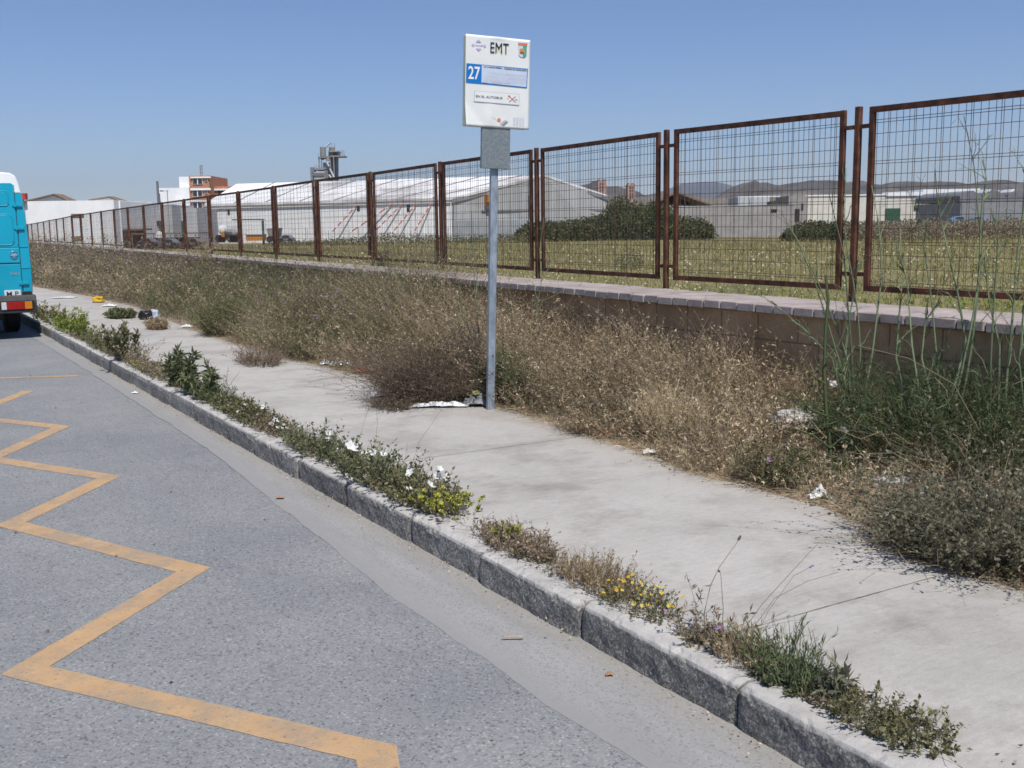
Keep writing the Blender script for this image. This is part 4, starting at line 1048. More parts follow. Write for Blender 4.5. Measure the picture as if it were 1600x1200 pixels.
# tanker, skip, gantry, hopper trailer, pale car
e = thing1('tanker_truck', 'tanker truck with pale cab and grey tank parked before the white warehouse', 'truck', (356, 370), 135, None, None)
one('tank', m_lgrey, e, lambda mb: mb.tube([W(355, 362, 137), W(357, 362, 137), W(370, 362, 136), W(372, 362, 136)], [.3, .75, .75, .3], 14))
one('cab', m_wht, e, lambda mb: bbox(mb, 339.5, 352, 350, 366, 135, 2), bevel=.5, bseg=3)
one('orange_frame', m_orange, e, lambda mb: bbox(mb, 346, 362, 350, 370, 134.6, .5))
one('truck_chassis', m_dark, e, lambda mb: bbox(mb, 338, 367, 372, 372, 135.5, 2))
for x in (342, 347, 360, 365, 370): one('wheel', M_BLACK, e, lambda mb: mb.tube([W(x, 373, 135), W(x, 373, 135) + np.array([0, .4, 0])], .5, 10))
e = thing1('skip', 'orange open waste skip under the green gantry in front of the warehouse', 'skip', (397, 372), 130, None, None)
one('skip_body', m_orange, e, lambda mb: mb.prism([W(384, 367.5, 130), W(410.5, 366.5, 130), W(409.5, 376, 130), W(385, 376.5, 130)], (0, 2, 0))); one('skip_rim', m_steel, e, lambda mb: bbox(mb, 383.6, 366.3, 410.8, 367.5, 130, 2.1, out=.1))
e = thing1('gantry', 'dark green steel gantry with a long horizontal beam over the orange skip', 'gantry', (400, 365), 132, None, None)
one('beam', m_gdoor, e, lambda mb: bbox(mb, 362, 342.2, 412.5, 344, 132, .3)); one('gantry_post', m_gdoor, e, lambda mb: bbox(mb, 409.3, 344.2, 412.3, 377, 132, .3, 0, -.8))
e = thing1('hopper_trailer', 'brown grey hopper trailer standing right of the orange skip', 'trailer', (426, 370), 128, None, None)
one('hopper_body', m_steel, e, lambda mb: mb.prism([W(416, 357, 128), W(436, 356, 128), W(434, 369, 128), W(419, 369, 128)], (0, 2, 0))); one('trailer_frame', m_dark, e, lambda mb: bbox(mb, 418, 369.2, 436, 374, 128.2, 1.6))
for x in (421, 432): one('wheel', M_BLACK, e, lambda mb: mb.tube([W(x, 374, 128), W(x, 374, 128) + np.array([0, .3, 0])], .4, 10))
e = thing1('parked_car', 'silver parked car in front of the long white warehouse wall', 'car', (446, 371), 128, None, None, 'cars in the yard')
one('car_body', m_steelb, e, lambda mb: mb.prism([W(446 + a, 370 + b_, 128) for a, b_ in ((-11, 7), (-11, 1), (-7, 0), (-4, -3), (4, -3), (8, 0), (12, 2), (12, 7))], (0, 1.6, 0)), bevel=.1)
one('car_window', m_glass, e, lambda mb: mb.prism([W(446 + a, 370 + b_, 127.9) for a, b_ in ((-6, 0), (-3.5, -2.2), (3.5, -2.2), (6.5, 0))], (0, .3, 0)))
for wx in (-7, 7): one('wheel', M_BLACK, e, lambda mb: mb.tube([W(446 + wx, 376.5, 127.8), W(446 + wx, 376.5, 127.8) + np.array([0, .3, 0])], .32, 10))
e = thing1('sign_board', 'dark board on two posts just behind the far end of the fence', 'sign board', (120, 360), 62, None, None)
one('board', m_tile, e, lambda mb: (bbox(mb, 111, 334, 130, 341, 64, .1), bbox(mb, 112, 369, 129.5, 377.5, 64, .1))); one('board_post', m_seam, e, lambda mb: [bbox(mb, x, 335, x + 1.5, 392, 64.2, .1, 0, -.2) for x in (113, 127)])
for i, x in enumerate((477, 480, 513, 522, 546, 560, 590, 642, 652, 672, 700)):
    e = thing1('field_stake', 'thin dark stake standing in the field before the white warehouse', 'stake', (x, 370), 118, None, None, 'stakes in the field')
    one('stake', m_seam, e, lambda mb: bbox(mb, x, 356 + (i * 7) % 5, x + .7, 378, 118, .06, 0, -.6))

# right hand group
e = thing1('gable_shed', 'dark open gabled shed beside the hedge', 'shed', (1072, 320), 150, None, None)
E0, A_, E1 = W(1030, 316, 150), W(1057, 301.5, 150), W(1112, 322, 150)
one('roof', m_tile, e, lambda mb: (mb.prism([E0, A_, A_ + (0, 14, 0), E0 + (0, 14, 0)], (0, 0, .25)), mb.prism([A_, E1, E1 + (0, 14, 0), A_ + (0, 14, 0)], (0, 0, .25))))
one('back_wall', m_dark, e, lambda mb: mb.prism([E0 + (0, 8, 0), E1 + (0, 8, 0), A_ + (0, 8, 0)], (0, .3, 0)))
for x in range(1044, 1110, 9): one('truss', m_tile, e, lambda mb: bbox(mb, x, 305 + abs(x - 1057) * .32, x + .9, 323, 151, .2))
e = thing1('block_yard_wall', 'long plain grey block wall below the dark gabled shed', 'wall', (1150, 340), 148, None, None)
one('wall_body', m_grey, e, lambda mb: bbox(mb, 1000, 322.5, 1241, 372, 148, .4, 0, -1.2)); one('wall_cap', m_lgrey, e, lambda mb: bbox(mb, 1000, 321.3, 1241, 322.5, 148, .5, out=.05)); one('vent', m_dark, e, lambda mb: bbox(mb, 1204, 327, 1214, 331.5, 148, .1, out=.08))
one('drain_mark', m_lgrey, e, lambda mb: [bbox(mb, x, 345, x + .8, 356, 148, .06, out=.06) for x in (1144, 1168, 1192)])
e = thing1('low_white_shed', 'pale blue white low shed with a green lean-to roof behind the grey wall', 'shed', (1190, 313), 175, None, None)
one('wall', m_wht2, e, lambda mb: (bbox(mb, 1153, 308, 1202, 335, 176, 8), bbox(mb, 1172, 308.5, 1201, 320, 175.8, .2)))
one('roof', m_wht, e, lambda mb: bbox(mb, 1153, 306.5, 1219, 308.2, 176, 9)); one('lean_to', m_gdoor, e, lambda mb: mb.prism([W(1203, 315, 174), W(1234, 310.5, 174), W(1234, 320, 174), W(1203, 320, 174)], (0, 3, 0)))
e = thing1('grey_shed', 'grey boxy shed with a dark doorway right of the long grey wall', 'shed', (1255, 325), 160, None, None)
one('wall', m_grey, e, lambda mb: bbox(mb, 1232, 306, 1262, 360, 160, 8, 0, -1)); one('doorway', m_dark, e, lambda mb: bbox(mb, 1242, 326.5, 1249, 346, 160, .1, out=.1)); one('window', m_dark, e, lambda mb: bbox(mb, 1252, 318, 1255, 328, 160, .1, out=.1))
e = thing1('white_depot', 'long cream and white depot with two dark green doors on the right', 'warehouse', (1380, 325), 230, None, None)
def f(mb):
    A, B, C_, D_ = W(1258, 305.5, 230), W(1380, 304.5, 230), W(1395, 302, 230), W(1441, 300, 230)
    mb.prism([(A[0], 230, -1), (D_[0], 230, -1), D_, C_, B, A], (0, 20, 0)); bbox(mb, 1441, 296, 1502, 380, 230, 20, 0, -1)
one('wall', m_beige, e, f)
one('roof_edge', m_wht, e, lambda mb: (bbox(mb, 1385, 300.2, 1441, 306, 230, 3, out=.3), bbox(mb, 1441, 295.4, 1530, 309, 230, 20, out=.4), bbox(mb, 1258, 304.2, 1385, 306, 230, 3, out=.2)))
one('green_door', m_gdoor, e, lambda mb: bbox(mb, 1383.5, 325.5, 1406, 350, 230, .2, out=.25)); one('green_door', m_gdoor, e, lambda mb: bbox(mb, 1461.5, 324, 1483, 350, 230, .2, out=.25))
for q in ((1428, 321, 1433.5, 327.5), (1446.5, 325, 1455.5, 329), (1444, 339, 1449, 344), (1454, 339.5, 1457.5, 343.5)): one('window', m_glass, e, lambda mb: bbox(mb, *q, 230, .2, out=.22))
one('doorway', m_dark, e, lambda mb: bbox(mb, 1488.5, 323, 1499.5, 345, 230, .2, out=.25))
e = thing1('sawtooth_hall', 'dark grey hall with three rounded sawtooth roofs at the right edge', 'hall', (1550, 320), 200, None, None)
def f(mb):
    bbox(mb, 1500, 315, 1700, 370, 200, 22, 1, -1)
    for x0, xp, x1 in ((1500, 1517, 1537), (1538, 1553, 1574), (1575, 1592, 1611), (1612, 1630, 1650)):
        yo = -.014 * (x0 - 1500)
        mb.prism([W(a, b_ + yo, 200) for a, b_ in ((x0, 315), (x0, 306), (x0 + 4, 302), (xp, 298), (xp + 4, 298), (x1, 309), (x1, 315))], (0, 22, 0), 0)
one('hall_wall', [m_dgrey, surf('grey_sheeting', (.19, .20, .215, 1), (.25, .26, .275, 1), .8, .7)], e, f)
one('roof_glazing', m_wht, e, lambda mb: [mb.prism([W(a, b_, 201) for a, b_ in ((x - 1, 309), (x + 8, 295.5), (x + 12, 295.5), (x + 3, 309))], (0, 18, 0)) for x in (1537, 1574)])
for x0, lab in ((1488, 'pale blue parked car left of another before the dark grey hall'), (1517, 'blue parked car right of another before the dark grey hall')):
    e = thing1('parked_car', lab, 'car', (x0 + 12, 342), 190, None, None, 'cars in the yard')
    one('car_body', surf('blue_car', (.12, .2, .3, 1), (.16, .25, .36, 1), 1, .4), e, lambda mb: mb.prism([W(x0 + 12 + a, 341 + b_, 190) for a, b_ in ((-13, 6), (-13, 1), (-8, 0), (-5, -3), (5, -3), (9, 0), (13, 2), (13, 6))], (0, 1.7, 0)), bevel=.1)
    one('car_window', m_glass, e, lambda mb: mb.prism([W(x0 + 12 + a, 341 + b_, 189.9) for a, b_ in ((-7, 0), (-4.5, -2.2), (4.5, -2.2), (7, 0))], (0, .3, 0)))
# distant brick towers
def tower(x0, y0, x1, y1, Y, lab):
    e = thing1('brick_tower', lab, 'tower', ((x0 + x1) / 2, y1), Y, None, None, 'far brick towers')
    one('shaft', surf('pale_brick', (.36, .22, .17, 1), (.44, .28, .22, 1), .3, .9), e, lambda mb: bbox(mb, x0, y0, x1, y1 + 10, Y, 12, 0, 0))
    one('tower_top', m_brick, e, lambda mb: [bbox(mb, x0 + (x1 - x0) * a, y0 - 2, x0 + (x1 - x0) * b_, y0, Y, 6) for a, b_ in ((0, .25), (.6, .9))])
    for i in range(4):
        for j in range(2): one('window', m_glass, e, lambda mb: bbox(mb, x0 + 2.5 + 4 * j, y0 + 4 + i * 5, x0 + 4.5 + 4 * j, y0 + 6.5 + i * 5, Y, .5, out=.3))
tower(934.5, 282, 947.5, 306, 600, 'far pinkish brick tower rising above the warehouse gable'); 
tower(981, 288, 992.5, 318, 650, 'far pale brick tower with a cap, standing beyond the hedge')

# hills
def hill(name, prof, D, wdt, mat, seed, zb=-1.6):
    P0 = [W(x, y, D) for x, y in prof]; xs = np.linspace(P0[0][0], P0[-1][0], 160)
    zs = np.interp(xs, [p[0] for p in P0], [p[2] for p in P0]); nv = 16; V = []; Fc = []
    for i, (x, z) in enumerate(zip(xs, zs)):
        for j in range(nv):
            t = j / (nv - 1); fr = math.sin(t * math.pi) ** .8 if 0 < t < 1 else 0
            nz = mnoise.fractal((x / wdt * 3, t * 4, seed), 1, 2, 6)
            V.append((x + nz * wdt * .05, D + (t - .5) * 2 * wdt + nz * wdt * .06, zb + (z - zb) * fr * (1 + .16 * nz * (1 - abs(2 * t - 1)) * (0 if abs(t - .5) < .04 else 1) + .03 * nz)))
    for i in range(len(xs) - 1):
        for j in range(nv - 1): a = i * nv + j; Fc.append((a, a + nv, a + nv + 1, a + 1))
    me = bpy.data.meshes.new(name); me.from_pydata(V, [], Fc); me.materials.append(mat); me.polygons.foreach_set('use_smooth', [True] * len(me.polygons)); me.update()
    o = bpy.data.objects.new(name, me); COL.objects.link(o); o['kind'] = 'structure'
m_hill = surf('scrub_hill', (.045, .042, .034, 1), (.115, .10, .078, 1), .016, .95, detail=10, lo=.4, hi=.6)
m_hill2 = surf('far_hill', (.04, .048, .06, 1), (.06, .068, .08, 1), .003, .95, detail=8)
hill('far_mountain', [(640, 322), (760, 318), (880, 316), (905, 306), (960, 314), (985, 305), (1010, 305), (1040, 297), (1065, 287), (1080, 285.5), (1112, 284), (1127, 285.5), (1142, 291), (1160, 297), (1250, 305), (1350, 310), (1450, 315)], 4200, 700, m_hill2, 3)
hill('hills', [(880, 318), (905, 297), (912, 288), (922, 287), (935, 296), (950, 296), (965, 300), (985, 303), (1000, 309), (1030, 314), (1080, 316), (1120, 312), (1138, 299), (1150, 290), (1162, 285.5), (1172, 290), (1182, 286), (1195, 284.5), (1206, 288), (1216, 290), (1228, 287), (1246, 284.5), (1258, 287), (1273, 282.5), (1290, 283), (1305, 289), (1318, 290), (1333, 282.5), (1348, 282), (1360, 288.5), (1376, 291), (1395, 284.5), (1410, 286), (1428, 288), (1446, 284), (1462, 286), (1480, 288), (1506, 290), (1525, 285.5), (1545, 282), (1562, 286), (1580, 290), (1600, 288), (1660, 284), (1740, 292), (1850, 296), (2000, 306)], 1500, 260, m_hill, 1)
hill('low_ridge', [(640, 330), (900, 318), (985, 310), (1040, 306), (1070, 306), (1110, 310), (1150, 309), (1200, 303), (1260, 303), (1330, 304), (1450, 303), (1600, 300), (1800, 310)], 900, 160, surf('pale_hill', (.11, .09, .07, 1), (.20, .17, .13, 1), .02, .95, detail=10), 2)
# ------------------------------------------------------------------ vegetation
M_SPURGE = leafmat('spurge_bloom', [(.30, .32, .05), (.42, .42, .07), (.52, .5, .1), (.6, .56, .16)])
HAZE = .00016
def along(P, idx, t):
    K = P.shape[1] - 1; x = np.clip(t * K, 0, K - 1e-4); i = x.astype(int); f = (x - i)[:, None]
    p = P[idx, i] * (1 - f) + P[idx, i + 1] * f; return p, unit(P[idx, i + 1] - P[idx, i])
def petals(q, C_, size, tint, m, n=5, up=.35):
    N = len(C_); ph = RNG.random(N) * 6.28
    ax = unit(RNG.normal(size=(N, 3)) * .45 + np.array([.1, -.45, .9])); e1 = unit(np.cross(ax, RNG.normal(size=(N, 3)))); e2 = np.cross(ax, e1)
    for k in range(n):
        a = ph + k * 2 * math.pi / n
        D = unit(e1 * np.cos(a)[:, None] + e2 * np.sin(a)[:, None] + ax * up)
        wv = np.cross(D, ax); L_ = size; M_ = C_ + D * (L_ * .65)[:, None]
        v = np.stack([C_, M_ - wv * (L_ * .42)[:, None], C_ + D * L_[:, None], M_ + wv * (L_ * .42)[:, None]], 1)
        q.add(v, np.arange(N * 4), np.repeat(tint, 4), m)
def stems(B, D, Ls, K=4, droop=.1, wob=.1): return paths(B, D, Ls, K, droop, wob)
def disc(N, Pb, ra, rb, ang=None):
    """random points in an ellipse whose long axis follows the kerb"""
    r = np.sqrt(RNG.random(N)); a = RNG.random(N) * 6.283
    x, y = r * np.cos(a), r * np.sin(a)
    return Pb + x[:, None] * F3 * ra + y[:, None] * R3 * rb, x[:, None] * F3 + y[:, None] * R3
NPL = [0]
def plant(name, label, cat, Pb, ra, rb, h, n, smat, lmat=None, lean=.5, droop=.12, wob=.12, K=4, rad=.0014, leafn=8, leafl=.03, leafw=.4, lo=.15, ldir=.6, lup=.5,
          fl=None, fln=0, fls=.01, flpet=5, hv=.5, tint=(.5, .25), base=.7, group=None, tufty=None, stub=0):
    e = empty(name, Pb, label, cat, group)
    B, o = disc(n, np.array(Pb), ra * base, rb * base)
    B[:, 2] = Pb[2] - .01
    D = unit(o * lean * RNG.uniform(.3, 1.4, (n, 1)) + RNG.normal(size=(n, 3)) * .16 + Z3)
    Ls = h * (1 - hv * RNG.random(n)) * (1 - .3 * (o ** 2).sum(1)) * (1 + .55 * np.array([mnoise.noise((b_[0] * 9, b_[1] * 9, 3)) for b_ in B])) * np.where(RNG.random(n) < .05, 1.3, 1)
    P = stems(B, D, Ls, K, droop, wob)
    q = Q(); t = np.clip(RNG.normal(*tint, n), 0, 1)
    tp = np.linspace(1, .45, K + 1)
    q.tubes(P, rad * RNG.uniform(.6, 1.3, n)[:, None] * tp[None], t, 3)
    q.build('stems', smat, e)
    if lmat is not None and leafn:
        q = Q(); m = n * leafn; idx = RNG.integers(0, n, m); tt = lo + (1 - lo) * RNG.random(m)
        p, d = along(P, idx, tt)
        dirs = unit(d * (1 - ldir) + RNG.normal(size=(m, 3)) * ldir + Z3 * .15)
        l = leafl * RNG.uniform(.5, 1.3, m)
        q.leaves(p, dirs, l, l * leafw * RNG.uniform(.7, 1.3, m), np.clip(RNG.normal(*tint, m), 0, 1), 0, lup)
        q.build('leaves', lmat, e)
    if fl is not None and fln:
        q = Q(); order = np.argsort(-(P[:, -1, 2] + RNG.random(n) * h * .9))[:max(3, int(n * .6), min(n, fln))]; idx = RNG.choice(order, fln, replace=fln > len(order)); p, d = along(P, idx, RNG.uniform(.9, 1, fln) if fln <= n else RNG.uniform(.75, 1, fln))
        petals(q, p, fls * RNG.uniform(.7, 1.25, fln), RNG.random(fln), 0, flpet); q.build('flowers', fl, e)
    return e
def pr(x0, y0, x1, y1, z=.155):
    """photo rectangle of a plant: base point, half width, height"""
    Pb = G((x0 + x1) / 2, y1 - (y1 - y0) * .10, z); s = FPX / (Pb @ FWD - EYE * FWD[2])
    return Pb, (x1 - x0) / 2 / s, (y1 - y0) * .92 / s
def kp(name, label, cat, rect, n, smat, lmat, deep=.6, **k):
    Pb, r, h = pr(*rect); a = k.pop('hs', 1)
    return plant(name, label, cat, Pb, r * 1.12, r * deep, h * a, n, smat, lmat, **k)

def onplane(px, v):
    d = ray(px, 500)[:2]; du, dv = d @ F2, d @ R2; return du / dv * v
KV = 2.40
def kk(name, label, cat, rect, n, smat, lmat, deep=.085, hs=1, kv=KV, **k):
    """plant rooted in the kerb joint: its photo rectangle gives the stretch of kerb and the height"""
    x0, y0, x1, y1 = rect; u1, u0 = onplane(x0, kv), onplane(x1, kv)
    Pb = UV((u0 + u1) / 2, kv, .153); s = FPX / (Pb @ FWD - EYE * FWD[2]); hp = max(.34 * (y1 - y0), (y1 - y0) - .40 * (x1 - x0))
    h = hp / s * hs; k.setdefault('base', .9)
    return plant(name, label, cat, Pb, abs(u1 - u0) / 2 * .98, max(deep, .0), h, max(5, int(n * .62)) if n > 30 else n, smat, lmat, **k)
# plants in the joint between kerb and pavement, far to near
kk('kerb_bush', 'grey green kerb bush half hidden right behind the van bumper', 'bush', (56, 470, 98, 512), 150, M_OLIVE, M_OLIVE, leafn=14, leafl=.05, fl=M_YELLOW, fln=40, fls=.014, hs=1.45, deep=.125)
kk('kerb_bush', 'yellow green leafy kerb bush, second plant along the kerb from the van', 'bush', (92, 470, 136, 518), 150, M_LIME, M_LIME, leafn=16, leafl=.06, tint=(.45, .25), hs=1.45, deep=.125)
kk('dry_weed', 'low dry straw weed on the kerb just before the yellow green bush', 'weed', (112, 505, 150, 535), 120, M_STRAW, M_SCRUB, leafn=8, hs=1.45, deep=.125)
kk('kerb_bush', 'olive kerb bush with a tall leafy spike, left of a yellow green cushion', 'bush', (132, 498, 190, 546), 240, M_OLIVE, M_OLIVE, leafn=12, leafl=.035, fl=M_YELLOW, fln=20, fls=.012, hs=1.45, deep=.125)
kk('leafy_stalk', 'single dark leafy stalk standing among the olive kerb bushes', 'weed', (184, 486, 206, 552), 12, M_GREEN, M_OLIVE, leafn=60, leafl=.07, lean=.1, hv=.3, hs=1.45, deep=.125)
kk('dry_weed', 'tall reddish dry weed beside the yellow green cushion on the kerb', 'weed', (178, 520, 226, 576), 170, M_STRAW, M_BROWN, leafn=9, lean=.35, leafl=.028, fl=M_STRAW, fln=40, fls=.009, hs=1.45, deep=.125)
kk('cushion_plant', 'round bright yellow green cushion plant on the kerb', 'plant', (210, 544, 248, 570), 160, M_LIME, M_LIME, leafn=20, leafl=.022, tint=(.6, .2), hs=1.45, deep=.125)
kk('dry_weed', 'long straw coloured dry clump between the cushion and the dark leafy stalks', 'weed', (212, 556, 286, 606), 420, M_STRAW, M_SCRUB, leafn=8, leafl=.028, hs=1.45, deep=.125)
kk('leafy_stalk', 'tall dark green stalk with dense pointed leaves on the kerb', 'weed', (270, 538, 302, 606), 9, M_GREEN, M_GREEN, leafn=90, leafl=.085, leafw=.28, lean=.16, hv=.25, lo=.05, rad=.004, ldir=.75, fl=None, hs=1.45, deep=.125)
kk('leafy_stalk', 'paler green leafy stalk right of the tall dark green one', 'weed', (296, 556, 326, 614), 10, M_FENNEL, M_GREEN, leafn=70, leafl=.075, leafw=.3, lean=.2, hv=.35, lo=.05, rad=.004, ldir=.75, tint=(.75, .2), hs=1.45, deep=.125)
kk('feathery_weed', 'blue green feathery weed with thin bare stalks beside the leafy stalks', 'weed', (306, 574, 352, 618), 90, M_FSTEM, M_FENNEL, leafn=30, leafl=.04, leafw=.14, lean=.5, hs=1.45, deep=.125)
kk('thin_stalk', 'pair of thin grey bare stalks rising beside the feathery weed', 'weed', (328, 546, 350, 606), 5, M_SCRUB, M_SCRUB, leafn=10, leafl=.02, lean=.15, hv=.2, rad=.003, hs=1.45, deep=.125)
kk('flowering_bush', 'olive kerb bush with few white flowers right of the feathery weed', 'bush', (330, 592, 416, 648), 330, M_OLIVE, M_OLIVE, leafn=14, leafl=.026, fl=M_WHITE, fln=5, fls=.02, hs=1.45, deep=.125)
kk('flowering_bush', 'low white flowered bush with brown edges, farther of the three white flowered patches', 'bush', (336, 618, 446, 676), 380, M_BROWN, M_OLIVE, leafn=13, leafl=.026, fl=M_WHITE, fln=14, fls=.026, hs=1.45, deep=.125)
kk('dry_weed', 'flat rusty brown dry patch below the farther white flowers', 'weed', (392, 640, 448, 684), 230, M_BROWN, M_BROWN, leafn=9, leafl=.02, tint=(.6, .25), hs=1.45, deep=.125)
kk('flowering_bush', 'white flowered green kerb bush in the middle of the flowering row', 'bush', (446, 658, 552, 740), 420, M_BROWN, M_GREEN, leafn=11, leafl=.024, leafw=.5, fl=M_WHITE, fln=7, fls=.026, tint=(.6, .28), hv=.7, lean=.8, hs=1.45, deep=.125)
kk('flowering_bush', 'largest white flowered green bush on the kerb, with two tall leafy shoots', 'bush', (530, 690, 640, 786), 520, M_BROWN, M_GREEN, leafn=11, leafl=.024, leafw=.5, fl=M_WHITE, fln=9, fls=.03, tint=(.6, .28), hv=.7, lean=.8, hs=1.45, deep=.125)
kk('flowering_bush', 'white flowered green bush at the near end of the flowering row', 'bush', (606, 712, 706, 800), 460, M_BROWN, M_OLIVE, leafn=11, leafl=.023, leafw=.5, fl=M_WHITE, fln=9, fls=.026, tint=(.55, .28), hv=.7, lean=.8, hs=1.45, deep=.125)
kk('dry_weed', 'dry brown fringe under the near white flowered bush', 'weed', (560, 756, 690, 800), 300, M_BROWN, M_STRAW, leafn=8, leafl=.018, hs=1.45, deep=.125)
kk('spurge', 'yellow green flat topped spurge beside the white flowers', 'spurge', (664, 748, 738, 816), 90, M_SCRUB, M_LIME, leafn=22, leafl=.014, lo=.6, lean=.6, hv=.45, tint=(.8, .2), leafw=.7, fl=M_SPURGE, fln=150, fls=.012, hs=1.45, deep=.125)
kk('spurge', 'taller separate yellow green spurge on a bare stem over the pavement', 'spurge', (756, 776, 818, 838), 22, M_SCRUB, M_LIME, leafn=22, leafl=.013, lo=.7, lean=.8, hv=.3, tint=(.8, .2), leafw=.7, base=.35, fl=M_SPURGE, fln=90, fls=.011, hs=1.3, deep=.10)
kk('dry_weed', 'rust brown dry tuft with pale stems under the taller spurge', 'weed', (748, 800, 862, 884), 520, M_BROWN, M_BROWN, leafn=9, leafl=.018, tint=(.68, .22), fl=M_STRAW, fln=60, fls=.006, hs=1.3, deep=.10)
kk('dry_weed', 'small sparse dry weed trailing past the rust brown tuft', 'weed', (850, 852, 902, 900), 46, M_BROWN, M_BROWN, leafn=12, leafl=.014, lean=.9, hs=1.3, deep=.10)
kk('dry_weed', 'tawny dry clump leaning against the yellow flowered weed', 'weed', (886, 872, 990, 970), 560, M_STRAW, M_STRAW, leafn=8, leafl=.013, tint=(.35, .22), rad=.0011, lean=.45, hs=1.3, deep=.10)
kk('yellow_flower_weed', 'dry weed dotted with small yellow button flowers on the kerb', 'weed', (940, 888, 1068, 980), 300, M_SCRUB, M_OLIVE, leafn=9, leafl=.014, fl=M_YELLOW, fln=60, fls=.0085, lean=.6, rad=.0011, hs=1.3, deep=.10)
e = kk('tall_thistle', 'tall thin dry thistle with seed heads bending over the pavement', 'thistle', (1068, 900, 1168, 1040), 40, M_WOOD, M_SCRUB, leafn=14, leafl=.03, leafw=.25, lean=.45, fl=M_PURPLE, fln=5, fls=.012, hv=.7, rad=.0013, hs=1.1, deep=.10)
def wand(parent, pix, Pb, r=.002, head=0, hm=None, mat=None):
    d = (Pb @ FWD - EYE * FWD[2]); pts = []
    for i, (x, y) in enumerate(pix):
        rr = ray(x, y); pts.append(np.array([0, 0, EYE]) + rr * (d + i * .02))
    P = np.array([pts]); q = Q(); q.tubes(P, np.linspace(r, r * .6, len(pts))[None], np.array([.45]), 4)
    if head:
        q2 = MB(); t = pts[-1]; dd = unit(pts[-1] - pts[-2]); q2.tube([t - dd * .004, t + dd * head * .4, t + dd * head, t + dd * head * 1.6], [.003, head * .38, head * .3, .003], 8); q2.build('seed_head', hm or M_BROWN, parent)
    q.build('stalk', mat or M_WOOD, parent)
Pe = np.array(e.location)
wand(e, [(1104, 1015), (1100, 960), (1110, 915), (1124, 886), (1150, 850), (1154, 843)], Pe, .0022, .014)
wand(e, [(1128, 1000), (1130, 950), (1126, 895), (1124, 893)], Pe, .0016, .011)
wand(e, [(1140, 1015), (1190, 945), (1240, 890), (1281, 846)], Pe, .0016)
wand(e, [(1150, 1020), (1210, 935), (1262, 908), (1310, 894)], Pe, .0014)
wand(e, [(1180, 1000), (1200, 955), (1240, 900), (1266, 886)], Pe, .0014, .009, M_PURPLE)
kk('dry_weed', 'low grey brown weed at the foot of the tall thin thistle', 'weed', (1070, 965, 1185, 1030), 260, M_SCRUB, M_SCRUB, leafn=10, leafl=.016, rad=.0011, fl=M_PURPLE, fln=3, fls=.01, hs=1.1, deep=.10)
kk('grass_tuft', 'pale dry half of the grass clump, left of the fresh green tuft', 'grass tuft', (1136, 962, 1230, 1070), 420, M_STRAW, M_STRAW, leafn=3, leafl=.014, lean=.42, rad=.0011, tint=(.5, .2), hs=1.1, deep=.10)
kk('grass_tuft', 'fresh green grass tuft on the kerb edge in the foreground', 'grass tuft', (1180, 930, 1312, 1086), 300, M_FSTEM, M_FENNEL, leafn=6, leafl=.035, leafw=.12, lean=.3, rad=.0015, tint=(.6, .25), droop=.12, ldir=.4, hs=1.1)
kk('leafy_sprig', 'dark leafy mass at the foot of the fresh green tuft', 'weed', (1196, 1024, 1320, 1092), 130, M_GREEN, M_GREEN, leafn=18, leafl=.028, leafw=.4, lean=.8, tint=(.6, .25), hs=1.1, deep=.10)
kk('leafy_sprig', 'small upright sprig with a pale bud right of the green tuft', 'weed', (1308, 1000, 1350, 1104), 7, M_FSTEM, M_GREY, leafn=16, leafl=.05, leafw=.22, lean=.3, hv=.45, rad=.0025, tint=(.7, .2), base=.3, hs=1.1, deep=.10)
kk('leafy_sprig', 'dry spreading rosette beside the small upright sprig', 'weed', (1290, 1060, 1360, 1112), 50, M_BROWN, M_SCRUB, leafn=12, leafl=.03, leafw=.3, lean=1.2, hs=1.1, deep=.10)
kk('creeping_weed', 'low creeping reddish green weed nearest on the kerb', 'weed', (1322, 1066, 1452, 1180), 170, M_BROWN, M_OLIVE, leafn=11, leafl=.015, leafw=.6, lean=.8, rad=.0014, hs=1.1, deep=.10)
kk('creeping_weed', 'creeping weed with reddish tips at the bottom of the kerb row', 'weed', (1400, 1100, 1520, 1196), 170, M_BROWN, M_OLIVE, leafn=10, leafl=.015, leafw=.6, lean=.9, rad=.0014, tint=(.6, .25), hs=1.1, deep=.10)
kk('dry_weed', 'thin dry weed hanging over the kerb face below the white flowers', 'weed', (556, 742, 590, 806), 40, M_BROWN, M_SCRUB, leafn=10, leafl=.016, lean=.6, droop=.5, hs=1.45, deep=.125)
